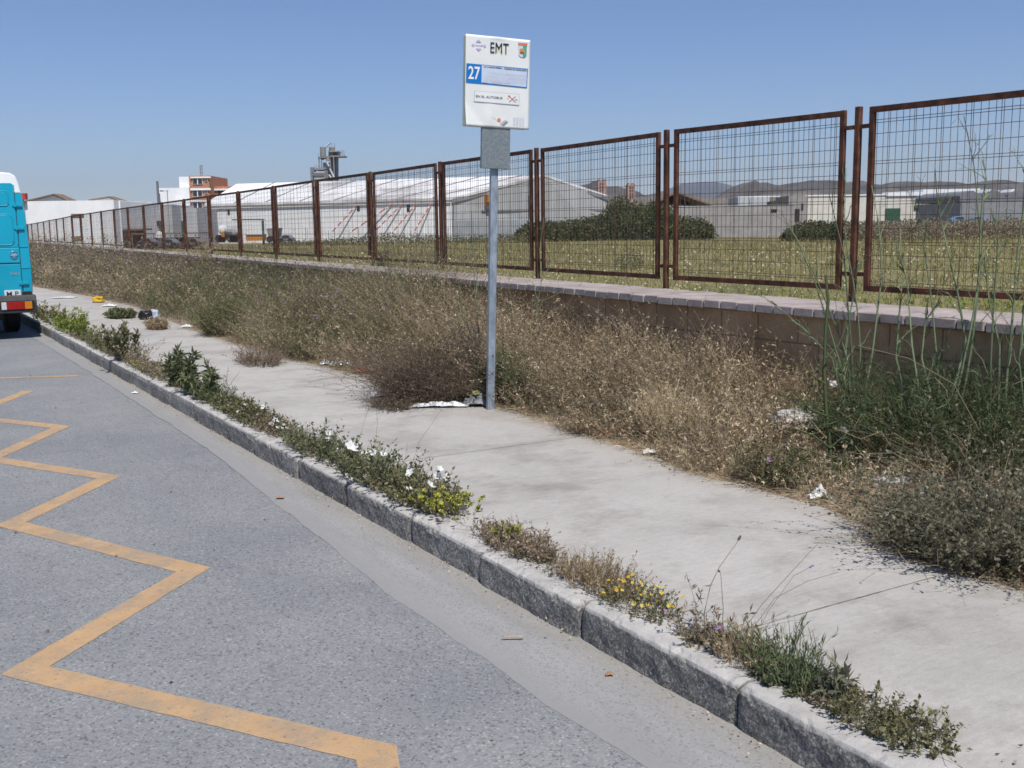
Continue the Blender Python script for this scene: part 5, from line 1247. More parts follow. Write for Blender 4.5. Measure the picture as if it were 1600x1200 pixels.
# dry fringe of creeping stems all along the joint
N = 5200; u = RNG.uniform(1.2, 15.5, N); cl = np.array([mnoise.noise((a_ * 1.4, 2, 7)) for a_ in u]); k = RNG.random(N) < np.clip(.30 + cl * 1.4 + np.clip((u - 4) / 10, -.25, .25) + .5 * ((u > 4.6) & (u < 8.5)), .02, 1); u, cl = u[k], cl[k]; N = len(u)
B = UV(u, 2.39 + RNG.normal(0, .04, N), .152); D = unit(RNG.normal(size=(N, 3)) * np.array([.8, .8, .3]) + Z3 * .75); P = paths(B, D, RNG.uniform(.03, .13, N) * (1 + .6 * cl), 3, .2, .25)
q = Q(); ti = np.clip(RNG.normal(.5, .22, N), 0, 1); sc = np.clip(u / 7, 1, 2.2); mm = RNG.random(N) < .5
for m in (0, 1):
    k = mm == m; q.tubes(P[k], (.0011 * sc)[k][:, None] * np.array([1, .9, .7, .5])[None], ti[k], 3, m)
    M_ = int(k.sum()) * 6; idx = RNG.integers(0, int(k.sum()), M_); p, d = along(P[k], idx, .1 + .9 * RNG.random(M_)); l = .011 * sc[k][idx] * RNG.uniform(.5, 1.4, M_)
    q.leaves(p, unit(d * .5 + RNG.normal(size=(M_, 3)) * .7), l, l * .5, np.clip(ti[k][idx] + RNG.normal(.05, .18, M_), 0, 1), m)
tag(q.build('joint_weeds', [M_BROWN, M_OLIVE]), 'thin dry weeds creeping all along the joint between kerb and pavement', 'weeds', kind='stuff')
# pair of thin grass stalks on the pavement joint
e = empty('thin_stalk', G(616, 700, .155), 'two very thin dry grass stalks bending over the pavement beside white flowers', 'weed')
for pix in ([(640, 740), (655, 690), (690, 640)], [(586, 700), (590, 660), (584, 610)], [(560, 690), (575, 640), (600, 590)]): wand(e, pix, G(616, 730, .155), .0012)

# pavement side plants of the verge
kp('low_green_plant', 'flat fresh green plant spreading on the far pavement', 'plant', (158, 478, 222, 498), 220, M_GREEN, M_GREEN, leafn=16, leafl=.06, tint=(.75, .2), lean=1)
kp('dry_tuft', 'short tawny dry tuft on the pavement beside the black bag', 'weed', (216, 490, 276, 516), 420, M_STRAW, M_STRAW, leafn=5, leafl=.03, tint=(.35, .2), rad=.003)
kp('olive_bush', 'large rounded olive bush standing out of the verge', 'bush', (300, 440, 400, 532, .16), 700, M_OLIVE, M_OLIVE, leafn=12, leafl=.03, lean=.45, tint=(.6, .25), deep=.8)
kp('dead_bush', 'big dark brown tangled dead bush beside the sign pole', 'dead bush', (574, 478, 764, 636, .16), 1700, M_DEAD, M_DEAD, leafn=8, leafl=.018, lean=.85, wob=.5, droop=.26, rad=.0018, tint=(.5, .26), hv=.75, deep=.85)
kp('dead_bush', 'dead brown trailing twigs lying on the pavement left of the dead bush', 'dead bush', (562, 596, 660, 640, .16), 280, M_DEAD, M_DEAD, leafn=8, leafl=.016, lean=1.3, wob=.5, droop=.3, rad=.0016)
kp('fennel', 'dark green bushy fennel growing right behind the sign pole', 'fennel', (752, 520, 842, 640, .17), 260, M_FSTEM, M_FENNEL, leafn=26, leafl=.045, leafw=.1, lean=.45, tint=(.35, .22))
e = empty('thin_stalk', G(738, 590, .18), 'thin green fennel stalks left of the sign pole reaching above the coping', 'weed')
for pix in ([(752, 600), (748, 520), (742, 460), (738, 380), (737, 330)], [(756, 600), (740, 540), (722, 480), (716, 440)], [(742, 470), (746, 430), (742, 400)]): wand(e, pix, G(745, 600, .18), .004, mat=M_FSTEM)
e = empty('thin_stalk', G(835, 590, .18), 'curved green fennel stalks right of the sign pole in front of the wall', 'weed')
for pix in ([(806, 600), (826, 540), (836, 500), (846, 440), (843, 390), (850, 340)], [(836, 500), (848, 470), (880, 455)], [(840, 470), (832, 440)], [(846, 440), (856, 420), (866, 400)]): wand(e, pix, G(835, 600, .18), .004, mat=M_FSTEM)
kp('thistle_plant', 'stout prickly thistle with a thick upright stem before the pale stones', 'thistle', (1206, 690, 1372, 752, .165), 80, M_FENNEL, M_OLIVE, leafn=14, leafl=.05, leafw=.16, lean=1.0, tint=(.5, .25), rad=.003)
e = [o for o in bpy.data.objects if o.get('label', '').startswith('stout prickly')][0]; Pe = np.array(e.location)
wand(e, [(1301, 742), (1296, 690), (1291, 640), (1288, 580), (1290, 520), (1294, 470), (1290, 430)], Pe, .014, mat=M_FENNEL)
for pix in ([(1297, 700), (1270, 680), (1236, 668)], [(1297, 700), (1325, 676), (1352, 668)], [(1292, 650), (1266, 640), (1240, 612)], [(1294, 664), (1330, 650), (1350, 640)], [(1290, 600), (1268, 586), (1256, 560)], [(1298, 715), (1250, 700), (1216, 704)], [(1290, 560), (1310, 540), (1322, 510)], [(1300, 716), (1340, 704), (1362, 706)]): wand(e, pix, Pe, .006, mat=M_FENNEL)

# single weeds one can tell apart in the verge
VL = [('thistle', 'olive thistle clump with many purple flowers in the far middle of the verge', 'thistle', (430, 430, 545, 548, .17), 420, M_OLIVE, M_OLIVE, dict(leafn=9, leafl=.028, leafw=.3, fl=M_PURPLE, fln=40, fls=.022, lean=.4)),
      ('dry_weed', 'rusty brown dry weed at the pavement edge left of the thistle clump', 'weed', (360, 490, 450, 576, .16), 420, M_BROWN, M_BROWN, dict(leafn=8, leafl=.02, lean=1.0, hv=.8, base=1.0, hs=.6, wob=.3)),
      ('green_weed', 'fresh green weed high against the wall behind the olive bush', 'weed', (330, 398, 440, 470, .2), 300, M_GREEN, M_GREEN, dict(leafn=12, leafl=.04, tint=(.7, .2), lean=.3)),
      ('thistle', 'greenish thistle clump with purple flowers left of the dead bush', 'thistle', (520, 470, 625, 572, .17), 420, M_OLIVE, M_OLIVE, dict(leafn=8, leafl=.024, leafw=.35, fl=M_PURPLE, fln=26, fls=.018, lean=.45, tint=(.6, .25))),
      ('tall_grass', 'pale straw grass clump rising behind the dead bush', 'grass', (600, 425, 760, 540, .2), 600, M_STRAW, M_STRAW, dict(leafn=7, leafl=.03, leafw=.22, lean=.3, tint=(.7, .2), rad=.0018)),
      ('tall_grass', 'yellowish dry grass clump in the middle of the straw verge', 'grass', (985, 570, 1110, 704, .17), 620, M_STRAW, M_STRAW, dict(leafn=6, leafl=.026, leafw=.2, lean=.32, tint=(.72, .2), rad=.0014)),
      ('dead_thistle', 'dark brown upright dead thistle in the straw verge right of the sign', 'thistle', (944, 536, 1000, 656, .17), 26, M_DEAD, M_DEAD, dict(leafn=16, leafl=.022, lean=.3, rad=.0026, hv=.35)),
      ('dead_twigs', 'thin tangle of bare dead twigs leaning on the block wall', 'twigs', (1080, 450, 1270, 580, .2), 46, M_SCRUB, M_STRAW, dict(leafn=10, leafl=.016, lean=.9, wob=.35, rad=.0018, hv=.6)),
      ('dead_twigs', 'bare dead twigs with seed pods before the wall right of the sign pole', 'twigs', (850, 462, 960, 560, .2), 60, M_SCRUB, M_STRAW, dict(leafn=12, leafl=.018, lean=.6, wob=.25, rad=.0016, hv=.5)),
      ('dry_tuft', 'fan of pale dry grass between the rubble and the grey shrub', 'grass tuft', (1335, 632, 1450, 742, .17), 420, M_STRAW, M_STRAW, dict(leafn=4, leafl=.02, leafw=.2, lean=.7, tint=(.65, .2), rad=.0013)),
      ('thistle', 'low dark thistle with one pink flower at the pavement edge before the stones', 'thistle', (1150, 672, 1262, 762, .165), 300, M_DEAD, M_OLIVE, dict(leafn=9, leafl=.024, leafw=.3, lean=.8, fl=M_PURPLE, fln=1, fls=.026)),
      ('dry_weed', 'curled brown dead weed at the pavement edge right of the sign pole', 'weed', (868, 618, 960, 678, .16), 420, M_BROWN, M_STRAW, dict(leafn=7, leafl=.018, lean=1.0, droop=.35, wob=.3)),
      ('tall_grass', 'pale reed tuft at the far end of the verge near the van', 'grass', (66, 398, 108, 450, .2), 200, M_STRAW, M_STRAW, dict(leafn=6, leafl=.06, leafw=.2, lean=.35, tint=(.75, .15), rad=.004))]
for nm_, lb_, ct_, rc_, n_, s_, l_, k_ in VL: kp(nm_, lb_, ct_, rc_, n_, s_, l_, **k_)
# tall fennel at the right
def fennel(label, px, n, hh, stalks, rx):
    fu = onplane(px[0], 5.15); Pb = UV(fu, 5.15, .18); e = empty('fennel', Pb, label, 'fennel', 'fennel plants by the wall')
    q = Q(); d = Pb @ FWD - EYE * FWD[2]; ql = Q()
    for pix in stalks:
        dd = d + random.uniform(-.25, .25)
        pts = [np.array([0, 0, EYE]) + ray(x, y) * (dd + i * random.uniform(-.02, .05)) for i, (x, y) in enumerate(pix)]
        P = np.array(pts); tt = np.linspace(0, len(pts) - 1, 10); P = np.stack([np.interp(tt, np.arange(len(pts)), P[:, k]) for k in range(3)], -1)[None]
        q.tubes(P, np.linspace(.0085, .0028, 10)[None] * random.uniform(.75, 1.1), np.array([random.uniform(.1, .75)]), 5)
        for _ in range(9):     # side shoots with sheaths
            t = random.uniform(.12, .95); p, dr = along(P, np.array([0]), np.array([t]))
            D = unit(dr + RNG.normal(size=(1, 3)) * .55 + np.array([[0, 0, .2]])); L_ = np.array([random.uniform(.06, .28)])
            S_ = paths(p, D, L_, 4, .12, .1); q.tubes(S_, np.linspace(.0032, .0009, 5)[None], np.array([random.uniform(.3, .9)]), 3)
            if random.random() < .5: ql.leaves(p, D, np.array([random.uniform(.05, .1)]), np.array([.012]), np.array([.95]))
            m = 8; pp, dd_ = along(S_, np.zeros(m, int), RNG.uniform(.3, 1, m)); fd = unit(dd_ + RNG.normal(size=(m, 3)) * .7)
            ql.leaves(pp, fd, RNG.uniform(.02, .07, m), np.full(m, .0025), RNG.random(m))
    q.build('stalks', M_FSTEM, e)
    B, o = disc(n, Pb, rx, rx * .6); D = unit(o * .5 + RNG.normal(size=(n, 3)) * .25 + Z3); L_ = hh * RNG.uniform(.35, 1, n)
    P = paths(B, D, L_, 4, .15, .12); ql.tubes(P, .0022 * np.linspace(1, .4, 5)[None] * np.ones((n, 1)), RNG.random(n) * .7, 3)
    m = n * 34; idx = RNG.integers(0, n, m); p, dr = along(P, idx, .1 + .9 * RNG.random(m)); fd = unit(dr * .6 + RNG.normal(size=(m, 3)) * .7)
    ql.leaves(p, fd, RNG.uniform(.03, .09, m), RNG.uniform(.003, .006, m), np.clip(RNG.normal(.4, .25, m), 0, 1))
    ql.build('feathery_leaves', M_FENNEL, e)
fennel('tall fennel clump in front of the fence post, leaning left', (1340, 640), 110, .5, [
    [(1330, 640), (1325, 560), (1304, 505), (1262, 402), (1225, 339)], [(1335, 640), (1330, 540), (1319, 400), (1296, 305)], [(1340, 640), (1345, 540), (1337, 459), (1319, 365), (1322, 262)],
    [(1330, 640), (1310, 560), (1277, 450), (1244, 372)], [(1320, 640), (1300, 560), (1262, 520), (1205, 470)], [(1325, 640), (1318, 560), (1330, 480), (1342, 400)], [(1345, 645), (1362, 560), (1372, 480), (1379, 420), (1371, 335), (1362, 290)]], .32)
fennel('tallest fennel clump, middle of the three before the right fence panel', (1455, 640), 420, .8, [
    [(1470, 640), (1462, 540), (1456, 470), (1439, 350), (1429, 312)], [(1480, 640), (1510, 540), (1499, 470), (1484, 402), (1465, 320), (1461, 264)], [(1440, 640), (1425, 540), (1418, 440), (1400, 380)],
    [(1500, 640), (1516, 560), (1530, 440), (1533, 320), (1542, 275), (1534, 249)], [(1490, 640), (1520, 500), (1534, 400), (1524, 270), (1506, 181)], [(1420, 640), (1400, 560), (1407, 470), (1412, 420)], [(1460, 640), (1440, 560), (1446, 500), (1470, 470)]], .5)
fennel('fennel clump cut by the right edge, rightmost of the three', (1590, 640), 420, .85, [
    [(1570, 640), (1575, 560), (1581, 515), (1589, 400), (1600, 320), (1606, 250)], [(1548, 640), (1548, 560), (1555, 440), (1560, 380), (1552, 330)], [(1600, 640), (1592, 560), (1600, 480), (1620, 380)], [(1560, 640), (1562, 540), (1545, 470), (1538, 400)], [(1640, 640), (1650, 520), (1640, 380)]], .6)
# creeping grey leaved shrub at lower right
kp('grey_shrub', 'sprawling grey green leafy shrub spilling over the pavement at lower right', 'shrub', (1372, 640, 1680, 888, .16), 1000, M_SCRUB, M_GREY, leafn=17, leafl=.02, leafw=.6, lean=1.0, droop=.25, wob=.32, rad=.0017, tint=(.5, .28), hv=.7, deep=.9, K=6, fl=M_WHITE, fln=2, fls=.014, hs=.95)
kp('grey_shrub', 'taller grey leaved shrub behind the sprawling one, with dry arching stems', 'shrub', (1425, 580, 1700, 780, .17), 560, M_STRAW, M_GREY, leafn=16, leafl=.022, leafw=.55, lean=.9, droop=.25, wob=.25, rad=.0018, tint=(.55, .26), deep=.9, K=6)
e = [o for o in bpy.data.objects if o.get('label', '').startswith('taller grey leaved')][0]; Pe = np.array(e.location)
for pix in ([(1580, 800), (1545, 700), (1490, 600), (1420, 560), (1340, 540)], [(1560, 790), (1530, 660), (1560, 610), (1610, 590)], [(1548, 790), (1552, 700), (1556, 650), (1580, 600)], [(1500, 790), (1540, 770), (1590, 785)]): wand(e, pix, Pe - FWD * .3, .003)

# the verge: dry grass and thistle scrub that nobody could count
def verge(name, label, N, ulo, uhi, mix_, pal, hscale, seedn, seedl, rad, leafw=.5, edge=0., pw=1.0, purple=0, flat_=.35):
    u = ulo + (uhi - ulo) * RNG.random(N) ** pw
    e = vedge(u) + edge; w = vwall(u) + .02
    t = RNG.random(N) ** .9; v = e + (w - e) * t
    # clumping
    cl = np.array([mnoise.noise((a * 1.6, b_ * 1.9, 5)) for a, b_ in zip(u, v)]); c2 = np.array([mnoise.noise((a * .55, b_ * .7, 9)) for a, b_ in zip(u, v)])
    keep = RNG.random(N) < np.clip(.72 + cl * 1.5, .15, 1); u, v, t, cl, c2 = (a[keep] for a in (u, v, t, cl, c2)); N = len(u)
    hm = np.interp(u, [0, 3, 5, 7, 9, 12, 16, 25, 40, 70], [.50, .52, .60, .72, .95, 1.1, 1.16, 1.14, 1.2, 1.3]) * hscale
    prof = flat_ + (1 - flat_) * np.clip(t / .55, 0, 1) ** .9
    h = hm * prof * RNG.uniform(.35, 1.0, N) * (1 + .8 * cl + .3 * c2) * np.where(RNG.random(N) < .04, 1.35, 1)
    rub = [UV(*touv(G(x_, y_, .26)), 0) for x_, y_ in ((1240, 666), (1330, 688), (1392, 766), (1465, 757), (1280, 780), (1240, 690), (1330, 705))]
    Pq = UV(u, v, 0); near_ = np.min(np.stack([np.hypot(Pq[:, 0] - r[0] * .97, Pq[:, 1] - r[1] * .97) for r in rub]), 0)
    h = h * np.clip(near_ / .4, .5, 1) * np.where((u < 4.6) & (v > 4.3), .42, 1) * np.where((u < 4.9) & (v < 4.5), .8, 1)
    B = UV(u, v, .15 + .05 * np.clip(t * 3, 0, 1))
    D = unit(RNG.normal(size=(N, 3)) * np.array([.38, .38, .1]) + Z3 - R3 * (.25 * (1 - t))[:, None])
    P = paths(B, D, h, 3, .16, .2)
    mat = np.array([RNG.choice(len(pal), p=mix_(a, b_)) for a, b_ in zip(u, c2)])
    q = Q(); sc = np.clip(u / 14, 1, 3.2)
    rads = rad * sc * RNG.uniform(.6, 1.3, N)
    ti = np.clip(RNG.normal(.52, .22, N) + c2 * .25, 0, 1)
    for m in range(len(pal)):
        k = mat == m
        if not k.any(): continue
        q.tubes(P[k], rads[k][:, None] * np.array([1, .85, .7, .4])[None], ti[k], 3, m)
        n = int(k.sum()); M_ = n * seedn; idx = RNG.integers(0, n, M_); tt = RNG.random(M_) ** .6
        p, d = along(P[k], idx, .12 + .88 * tt); dirs = unit(d * .4 + RNG.normal(size=(M_, 3)) * .8)
        s_ = sc[k][idx]; l = seedl * s_ * RNG.uniform(.4, 1.4, M_)
        q.leaves(p, dirs, l, l * leafw * RNG.uniform(.6, 1.3, M_), np.clip(ti[k][idx] + RNG.normal(.08, .3, M_), 0, 1), m)
    o = q.build(name, pal, None); tag(o, label, name.replace('_', ' '), kind='stuff')
    if purple:
        q = Q(); idx = RNG.choice(N, purple, p=(lambda w_: w_ / w_.sum())((prof ** 2) * np.clip(c2 + .3, 0, 1) + .02)); p = P[idx, -1]
        petals(q, p, .016 * np.clip(u[idx] / 13, 1, 2.4) * RNG.uniform(.6, 1.2, purple), RNG.random(purple), 0, 4, .9)
        o2 = q.build('thistle_flowers', M_PURPLE, o)
    return o
verge('dry_grass', 'straw coloured dry grass and weeds filling the verge near the sign pole', 36000, .2, 13.5, lambda u, c: ((.62, .22, .10, .06) if u < 9.3 else (.44, .18, .16, .22)) if c > -.12 else (.34, .36, .12, .18), [M_STRAW, M_BROWN, M_SCRUB, M_OLIVE], 1.0, 8, .025, .0014, leafw=.27)
verge('thistle_scrub', 'brownish olive thistle scrub with purple flowers filling the far verge', 34000, 11.0, 75, lambda u, c: (.14, .40, .40, .06) if (u < 21 and c > -.25) else (.40, .16, .10, .34), [M_SCRUB, M_OLIVE, M_GREEN, M_BROWN], 1.0, 7, .026, .0015, leafw=.34, pw=1.9, purple=900)
# taller single dead stalks standing out of the mass
q = Q(); N = 900; u = RNG.uniform(2.5, 30, N); t = .1 + .85 * RNG.random(N); t = np.where((u > 7.2) & (u < 10.2), .6 + .35 * t, t); v = vedge(u) + (vwall(u) - vedge(u)) * t
hh = np.interp(u, [2, 5, 9, 14, 30], [.5, .62, .95, 1.1, 1.1]) * RNG.uniform(.45, 1.05, N) * (.45 + .55 * t) * np.where((u < 4.9), .8, 1)
B = UV(u, v, .17); D = unit(RNG.normal(size=(N, 3)) * np.array([.3, .3, .05]) + Z3); P = paths(B, D, hh, 5, .14, .22); sc = np.clip(u / 12, 1, 2)
q.tubes(P, (.0022 * sc)[:, None] * np.linspace(1, .45, 6)[None], np.clip(RNG.normal(.7, .2, N), 0, 1), 3)
M_ = N * 4; idx = RNG.integers(0, N, M_); p, d = along(P, idx, RNG.uniform(.45, .95, M_)); D2 = unit(d + RNG.normal(size=(M_, 3)) * .6); P2 = paths(p, D2, RNG.uniform(.05, .18, M_), 3, .1, .15)
q.tubes(P2, (.0012 * sc)[idx][:, None] * np.array([1, .85, .7, .5])[None], np.clip(RNG.normal(.65, .2, M_), 0, 1), 3)
M2 = M_ * 4; i2 = RNG.integers(0, M_, M2); p, d = along(P2, i2, RNG.uniform(.3, 1, M2)); l = .022 * sc[idx][i2] * RNG.uniform(.5, 1.3, M2); q.leaves(p, unit(d + RNG.normal(size=(M2, 3)) * .6), l, l * .42, np.clip(RNG.normal(.75, .2, M2), 0, 1))
tag(q.build('dead_stalks', [M_STRAW]), 'taller pale dead stalks with seed heads standing above the verge weeds', 'dead stalks', kind='stuff')
# low litter of broken stems at the foot of the verge
q = Q(); N = 26000; u = RNG.uniform(.5, 16, N); v = vedge(u) + np.abs(RNG.normal(0, .55, N)) - .06; B = UV(u, v, .165 + .04 * RNG.random(N) * np.clip((v - vedge(u)) * 3, 0, 1)); D = unit(RNG.normal(size=(N, 3)) * np.array([1, 1, .25]))
q.ribbons(paths(B, D, RNG.uniform(.03, .16, N), 2, .05, .2), RNG.uniform(.0015, .0035, N), np.clip(RNG.normal(.5, .25, N), 0, 1), 0)
tag(q.build('dead_stems', [M_STRAW]), 'broken dead stems lying at the foot of the verge weeds', 'dead stems', kind='stuff')

# field grass, flowers and scrub behind the fence
N = 52000
d = np.exp(RNG.uniform(math.log(7.5), math.log(125), N)); a = RNG.uniform(-.62, .56, N); x = d * np.sin(a); y = d * np.cos(a)
uu, vv_ = x * F2[0] + y * F2[1], x * R2[0] + y * R2[1]; k = vv_ > vwall(uu) + .75; d, x, y = d[k], x[k], y[k]; N = len(d)
cn = np.array([mnoise.noise((p * .07, r * .16, 3)) + .5 * mnoise.noise((p * .3, r * .5, 8)) for p, r in zip(x, y)])
B = np.stack([x, y, field_z(x, y)], -1); D = unit(RNG.normal(size=(N, 3)) * np.array([.35, .35, .1]) + Z3)
P = paths(B, D, RNG.uniform(.12, .42, N) * (1 + .5 * cn) * np.clip(d / 40, .75, 1.25), 2, .12, .15)
q = Q(); near = np.clip((26 - d) / 14, 0, 1)
gm = np.where(RNG.random(N) < .12 + .30 * near + .25 * (cn > .25), 1, 0)
for m in (0, 1):
    k = gm == m; q.ribbons(P[k], (.010 * np.clip(d / 18, .6, 5))[k], np.clip(RNG.normal(.52, .2, k.sum()) + cn[k] * .6, 0, 1), m)
fo = q.build('field_grass', [M_FIELD, M_OLIVE]); tag(fo, 'rough pale grass covering the field behind the fence', 'field grass', kind='stuff')
q = Q(); k = RNG.choice(N, 1500, p=np.where((d > 18) & (d < 48), 1, .06) / np.where((d > 18) & (d < 48), 1, .06).sum()); s_ = .017 * np.clip(d[k] / 16, .7, 3) * RNG.uniform(.6, 1.2, len(k))
petals(q, P[k, -1] + Z3 * .02, s_, RNG.random(len(k)), 0, 4); q.build('field_flowers', leafmat('cream_bloom', [(.5, .48, .30), (.6, .58, .42), (.68, .66, .55), (.7, .62, .25)]), fo)
q = Q(); pw_ = np.where((d > 15) & (d < 32), 1, .001) * np.clip(cn + .25, .02, 1) ** 2; k = RNG.choice(N, 2200, p=pw_ / pw_.sum()); petals(q, P[k, -1] - Z3 * .01, .035 * RNG.uniform(.6, 1.3, len(k)), RNG.random(len(k)), 0, 4); q.build('field_flowers', M_LIME, fo)
def mass(name, label, cat, prof, base_y, Y, dep, n, leafl, mat, kind=None, group=None, core=True, px_low=None):
    """leafy mass: crest given in photo pixels at distance Y, built with real depth"""
    x = np.array([p[0] for p in prof], float); yy = np.array([p[1] for p in prof], float)
    e = None
    pxs = RNG.uniform(x[0], x[-1], n); cre = np.interp(pxs, x, yy)
    top = np.array([W(a_, b_, Y) for a_, b_ in zip(pxs, cre)]); gz_ = field_z(top[:, 0], Y)
    t = RNG.random(n) ** .7; dd = RNG.uniform(-1, 1, n)
    hz = (top[:, 2] - gz_) * np.sqrt(np.clip(1 - dd ** 2 * .85, 0, 1))
    lump = 1 + .16 * np.array([mnoise.fractal((p[0] * .5, b_ * 3, p[2]), 1, 2, 3) for p, b_ in zip(top, dd)])
    Pn = np.stack([top[:, 0], Y + dd * dep / 2, gz_ + hz * t * lump], -1) + RNG.normal(size=(n, 3)) * leafl * .5
    q = Q(); D = unit(RNG.normal(size=(n, 3)) + np.array([0, -.4, .5])); l = leafl * RNG.uniform(.5, 1.4, n)
    q.leaves(Pn, D, l, l * .6, np.clip(RNG.normal(.5, .25, n), 0, 1))
    if kind: o = q.build(name, mat); tag(o, label, cat, group, kind); return o
    e = empty(name, (float(np.mean(top[:, 0])), Y, 0), label, cat, group); q.build('foliage', mat, e)
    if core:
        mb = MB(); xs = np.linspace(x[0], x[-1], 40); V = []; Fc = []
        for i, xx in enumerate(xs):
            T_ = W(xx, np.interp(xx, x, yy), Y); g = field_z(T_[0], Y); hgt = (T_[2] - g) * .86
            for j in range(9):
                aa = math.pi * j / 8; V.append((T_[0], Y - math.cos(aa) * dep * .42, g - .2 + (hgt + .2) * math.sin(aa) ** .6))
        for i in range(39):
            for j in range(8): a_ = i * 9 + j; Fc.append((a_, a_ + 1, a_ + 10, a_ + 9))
        mb.add(V, Fc); mb.build('dark_core', surf('hedge_inner', (.03, .04, .018, 1), (.05, .062, .028, 1), 3, .95), e)  # solid core, its dark colour stands for the shade between the leaves
    return e
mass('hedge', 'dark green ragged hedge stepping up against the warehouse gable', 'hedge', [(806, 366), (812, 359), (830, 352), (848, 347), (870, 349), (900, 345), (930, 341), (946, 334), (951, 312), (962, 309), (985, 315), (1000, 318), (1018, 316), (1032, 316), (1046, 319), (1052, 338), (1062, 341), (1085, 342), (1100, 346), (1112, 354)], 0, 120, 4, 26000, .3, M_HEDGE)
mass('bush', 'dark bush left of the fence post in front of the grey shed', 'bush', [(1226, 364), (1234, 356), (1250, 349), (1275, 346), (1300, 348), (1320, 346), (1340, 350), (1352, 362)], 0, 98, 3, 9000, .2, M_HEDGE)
mass('bush', 'small dark green round bush in the field behind the third panel', 'bush', [(964, 404), (968, 395), (980, 388), (992, 390), (1000, 398), (1004, 404)], 0, 34, 1.2, 700, .06, M_GREEN, core=False)
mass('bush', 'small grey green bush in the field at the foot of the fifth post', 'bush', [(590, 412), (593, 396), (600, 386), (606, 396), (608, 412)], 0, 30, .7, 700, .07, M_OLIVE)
mass('brown_scrub', 'band of brown scrub across the field before the white depot', 'scrub', [(1320, 352), (1345, 346), (1400, 345.5), (1450, 344), (1500, 346), (1560, 344), (1640, 342), (1800, 342)], 0, 95, 8, 32000, .19, M_SCRUB, 'stuff')
mass('weed_line', 'line of low green brown weeds along the foot of the white warehouse', 'weeds', [(420, 379), (500, 376), (560, 371), (590, 366), (610, 364), (640, 368), (680, 367), (705, 371), (760, 368), (830, 366)], 0, 112, 4, 6000, .2, M_OLIVE, 'stuff')
kp('pampas_grass', 'tall feathery pale grass rising in front of the far fence posts', 'grass', (300, 366, 338, 410, .95), 60, M_STRAW, M_STRAW, leafn=16, leafl=.035, leafw=.25, lean=.3, tint=(.6, .2), rad=.0022)
# summer haze between here and the hills
m_hz = bpy.data.materials.new('haze'); m_hz.use_nodes = True; nt = m_hz.node_tree; nt.nodes.clear()
ho = nt.nodes.new('ShaderNodeOutputMaterial'); pv = nt.nodes.new('ShaderNodeVolumePrincipled'); pv.inputs['Density'].default_value = HAZE; pv.inputs['Color'].default_value = (.86, .90, .97, 1); pv.inputs['Anisotropy'].default_value = .2
nt.links.new(pv.outputs[0], ho.inputs['Volume'])
hb = MB(); hb.box((-6200, -320, -2.7), (12400, 0, 0), (0, 5600, 0), (0, 0, 260)); tag(hb.build('haze', m_hz), 'thin bluish summer haze veiling the hills', 'haze', kind='stuff')
# ------------------------------------------------------------------ litter
m_bag = surf('white_plastic', (.62, .62, .60, 1), (.74, .74, .72, 1), 9, .45); m_paper = surf('dirty_paper', (.50, .47, .42, 1), (.68, .66, .62, 1), 14, .8); m_stone = surf('pale_rubble', (.34, .325, .305, 1), (.54, .52, .49, 1), 18, .9, bmp=.5)
m_yel = surf('yellow_plastic', (.55, .33, .02, 1), (.62, .4, .03, 1), 9, .4); m_blk = surf('black_plastic', (.01, .01, .012, 1), (.02, .02, .022, 1), 9, .35); m_foil = surf('silver_foil', (.45, .46, .48, 1), (.65, .66, .68, 1), 14, .35, .6); m_redp = surf('red_paper', (.35, .06, .05, 1), (.45, .1, .08, 1), 12, .6); m_gbag = surf('grey_plastic_bag', (.14, .145, .15, 1), (.30, .31, .32, 1), 12, .4); m_card = surf('brown_card', (.30, .16, .09, 1), (.42, .26, .16, 1), 12, .8); m_cig = surf('pale_blue_bag', (.36, .42, .50, 1), (.5, .55, .62, 1), 9, .5)
def crumple(name, label, cat, rect, mat, hh=.06, seed=0, z=.16, rot=0, dep=.7, n=18):
    x0, y0, x1, y1 = rect; Pb = G((x0 + x1) / 2, (y0 + y1) / 2 + (y1 - y0) * .2, z); s = FPX / (Pb @ FWD - EYE * FWD[2]); wd_ = (x1 - x0) / s
    vs = []; fs = []; ca, sa = math.cos(rot), math.sin(rot)
    for j in range(n + 1):
        for i in range(n + 1):
            fx, fy = i / n * 2 - 1, j / n * 2 - 1
            r = math.hypot(fx, fy); e = 1 + .28 * mnoise.noise((fx * 2, fy * 2, seed)) + .12 * mnoise.noise((fx * 6, fy * 6, seed))
            X = fx * wd_ / 2 * e; Y_ = fy * wd_ / 2 * dep * e
            nz = abs(mnoise.fractal((fx * 1.7 + seed, fy * 1.7, seed * 2.3), .8, 2, 4)); k = max(0, 1 - (r / 1.25) ** 2)
            vs.append(Pb + np.array([X * ca - Y_ * sa, X * sa + Y_ * ca, .006 + hh * (nz * .9 + .3) * k]))
    for j in range(n):
        for i in range(n):
            a = j * (n + 1) + i; fs.append((a, a + 1, a + n + 2, a + n + 1))
    mb = MB(); mb.add(vs, fs); o = mb.build(name, mat); o.location = Vector(Pb); o.data.transform(Matrix.Translation(-Vector(Pb)))
    sm = o.modifiers.new('thick', 'SOLIDIFY'); sm.thickness = .002
    return tag(o, label, cat)
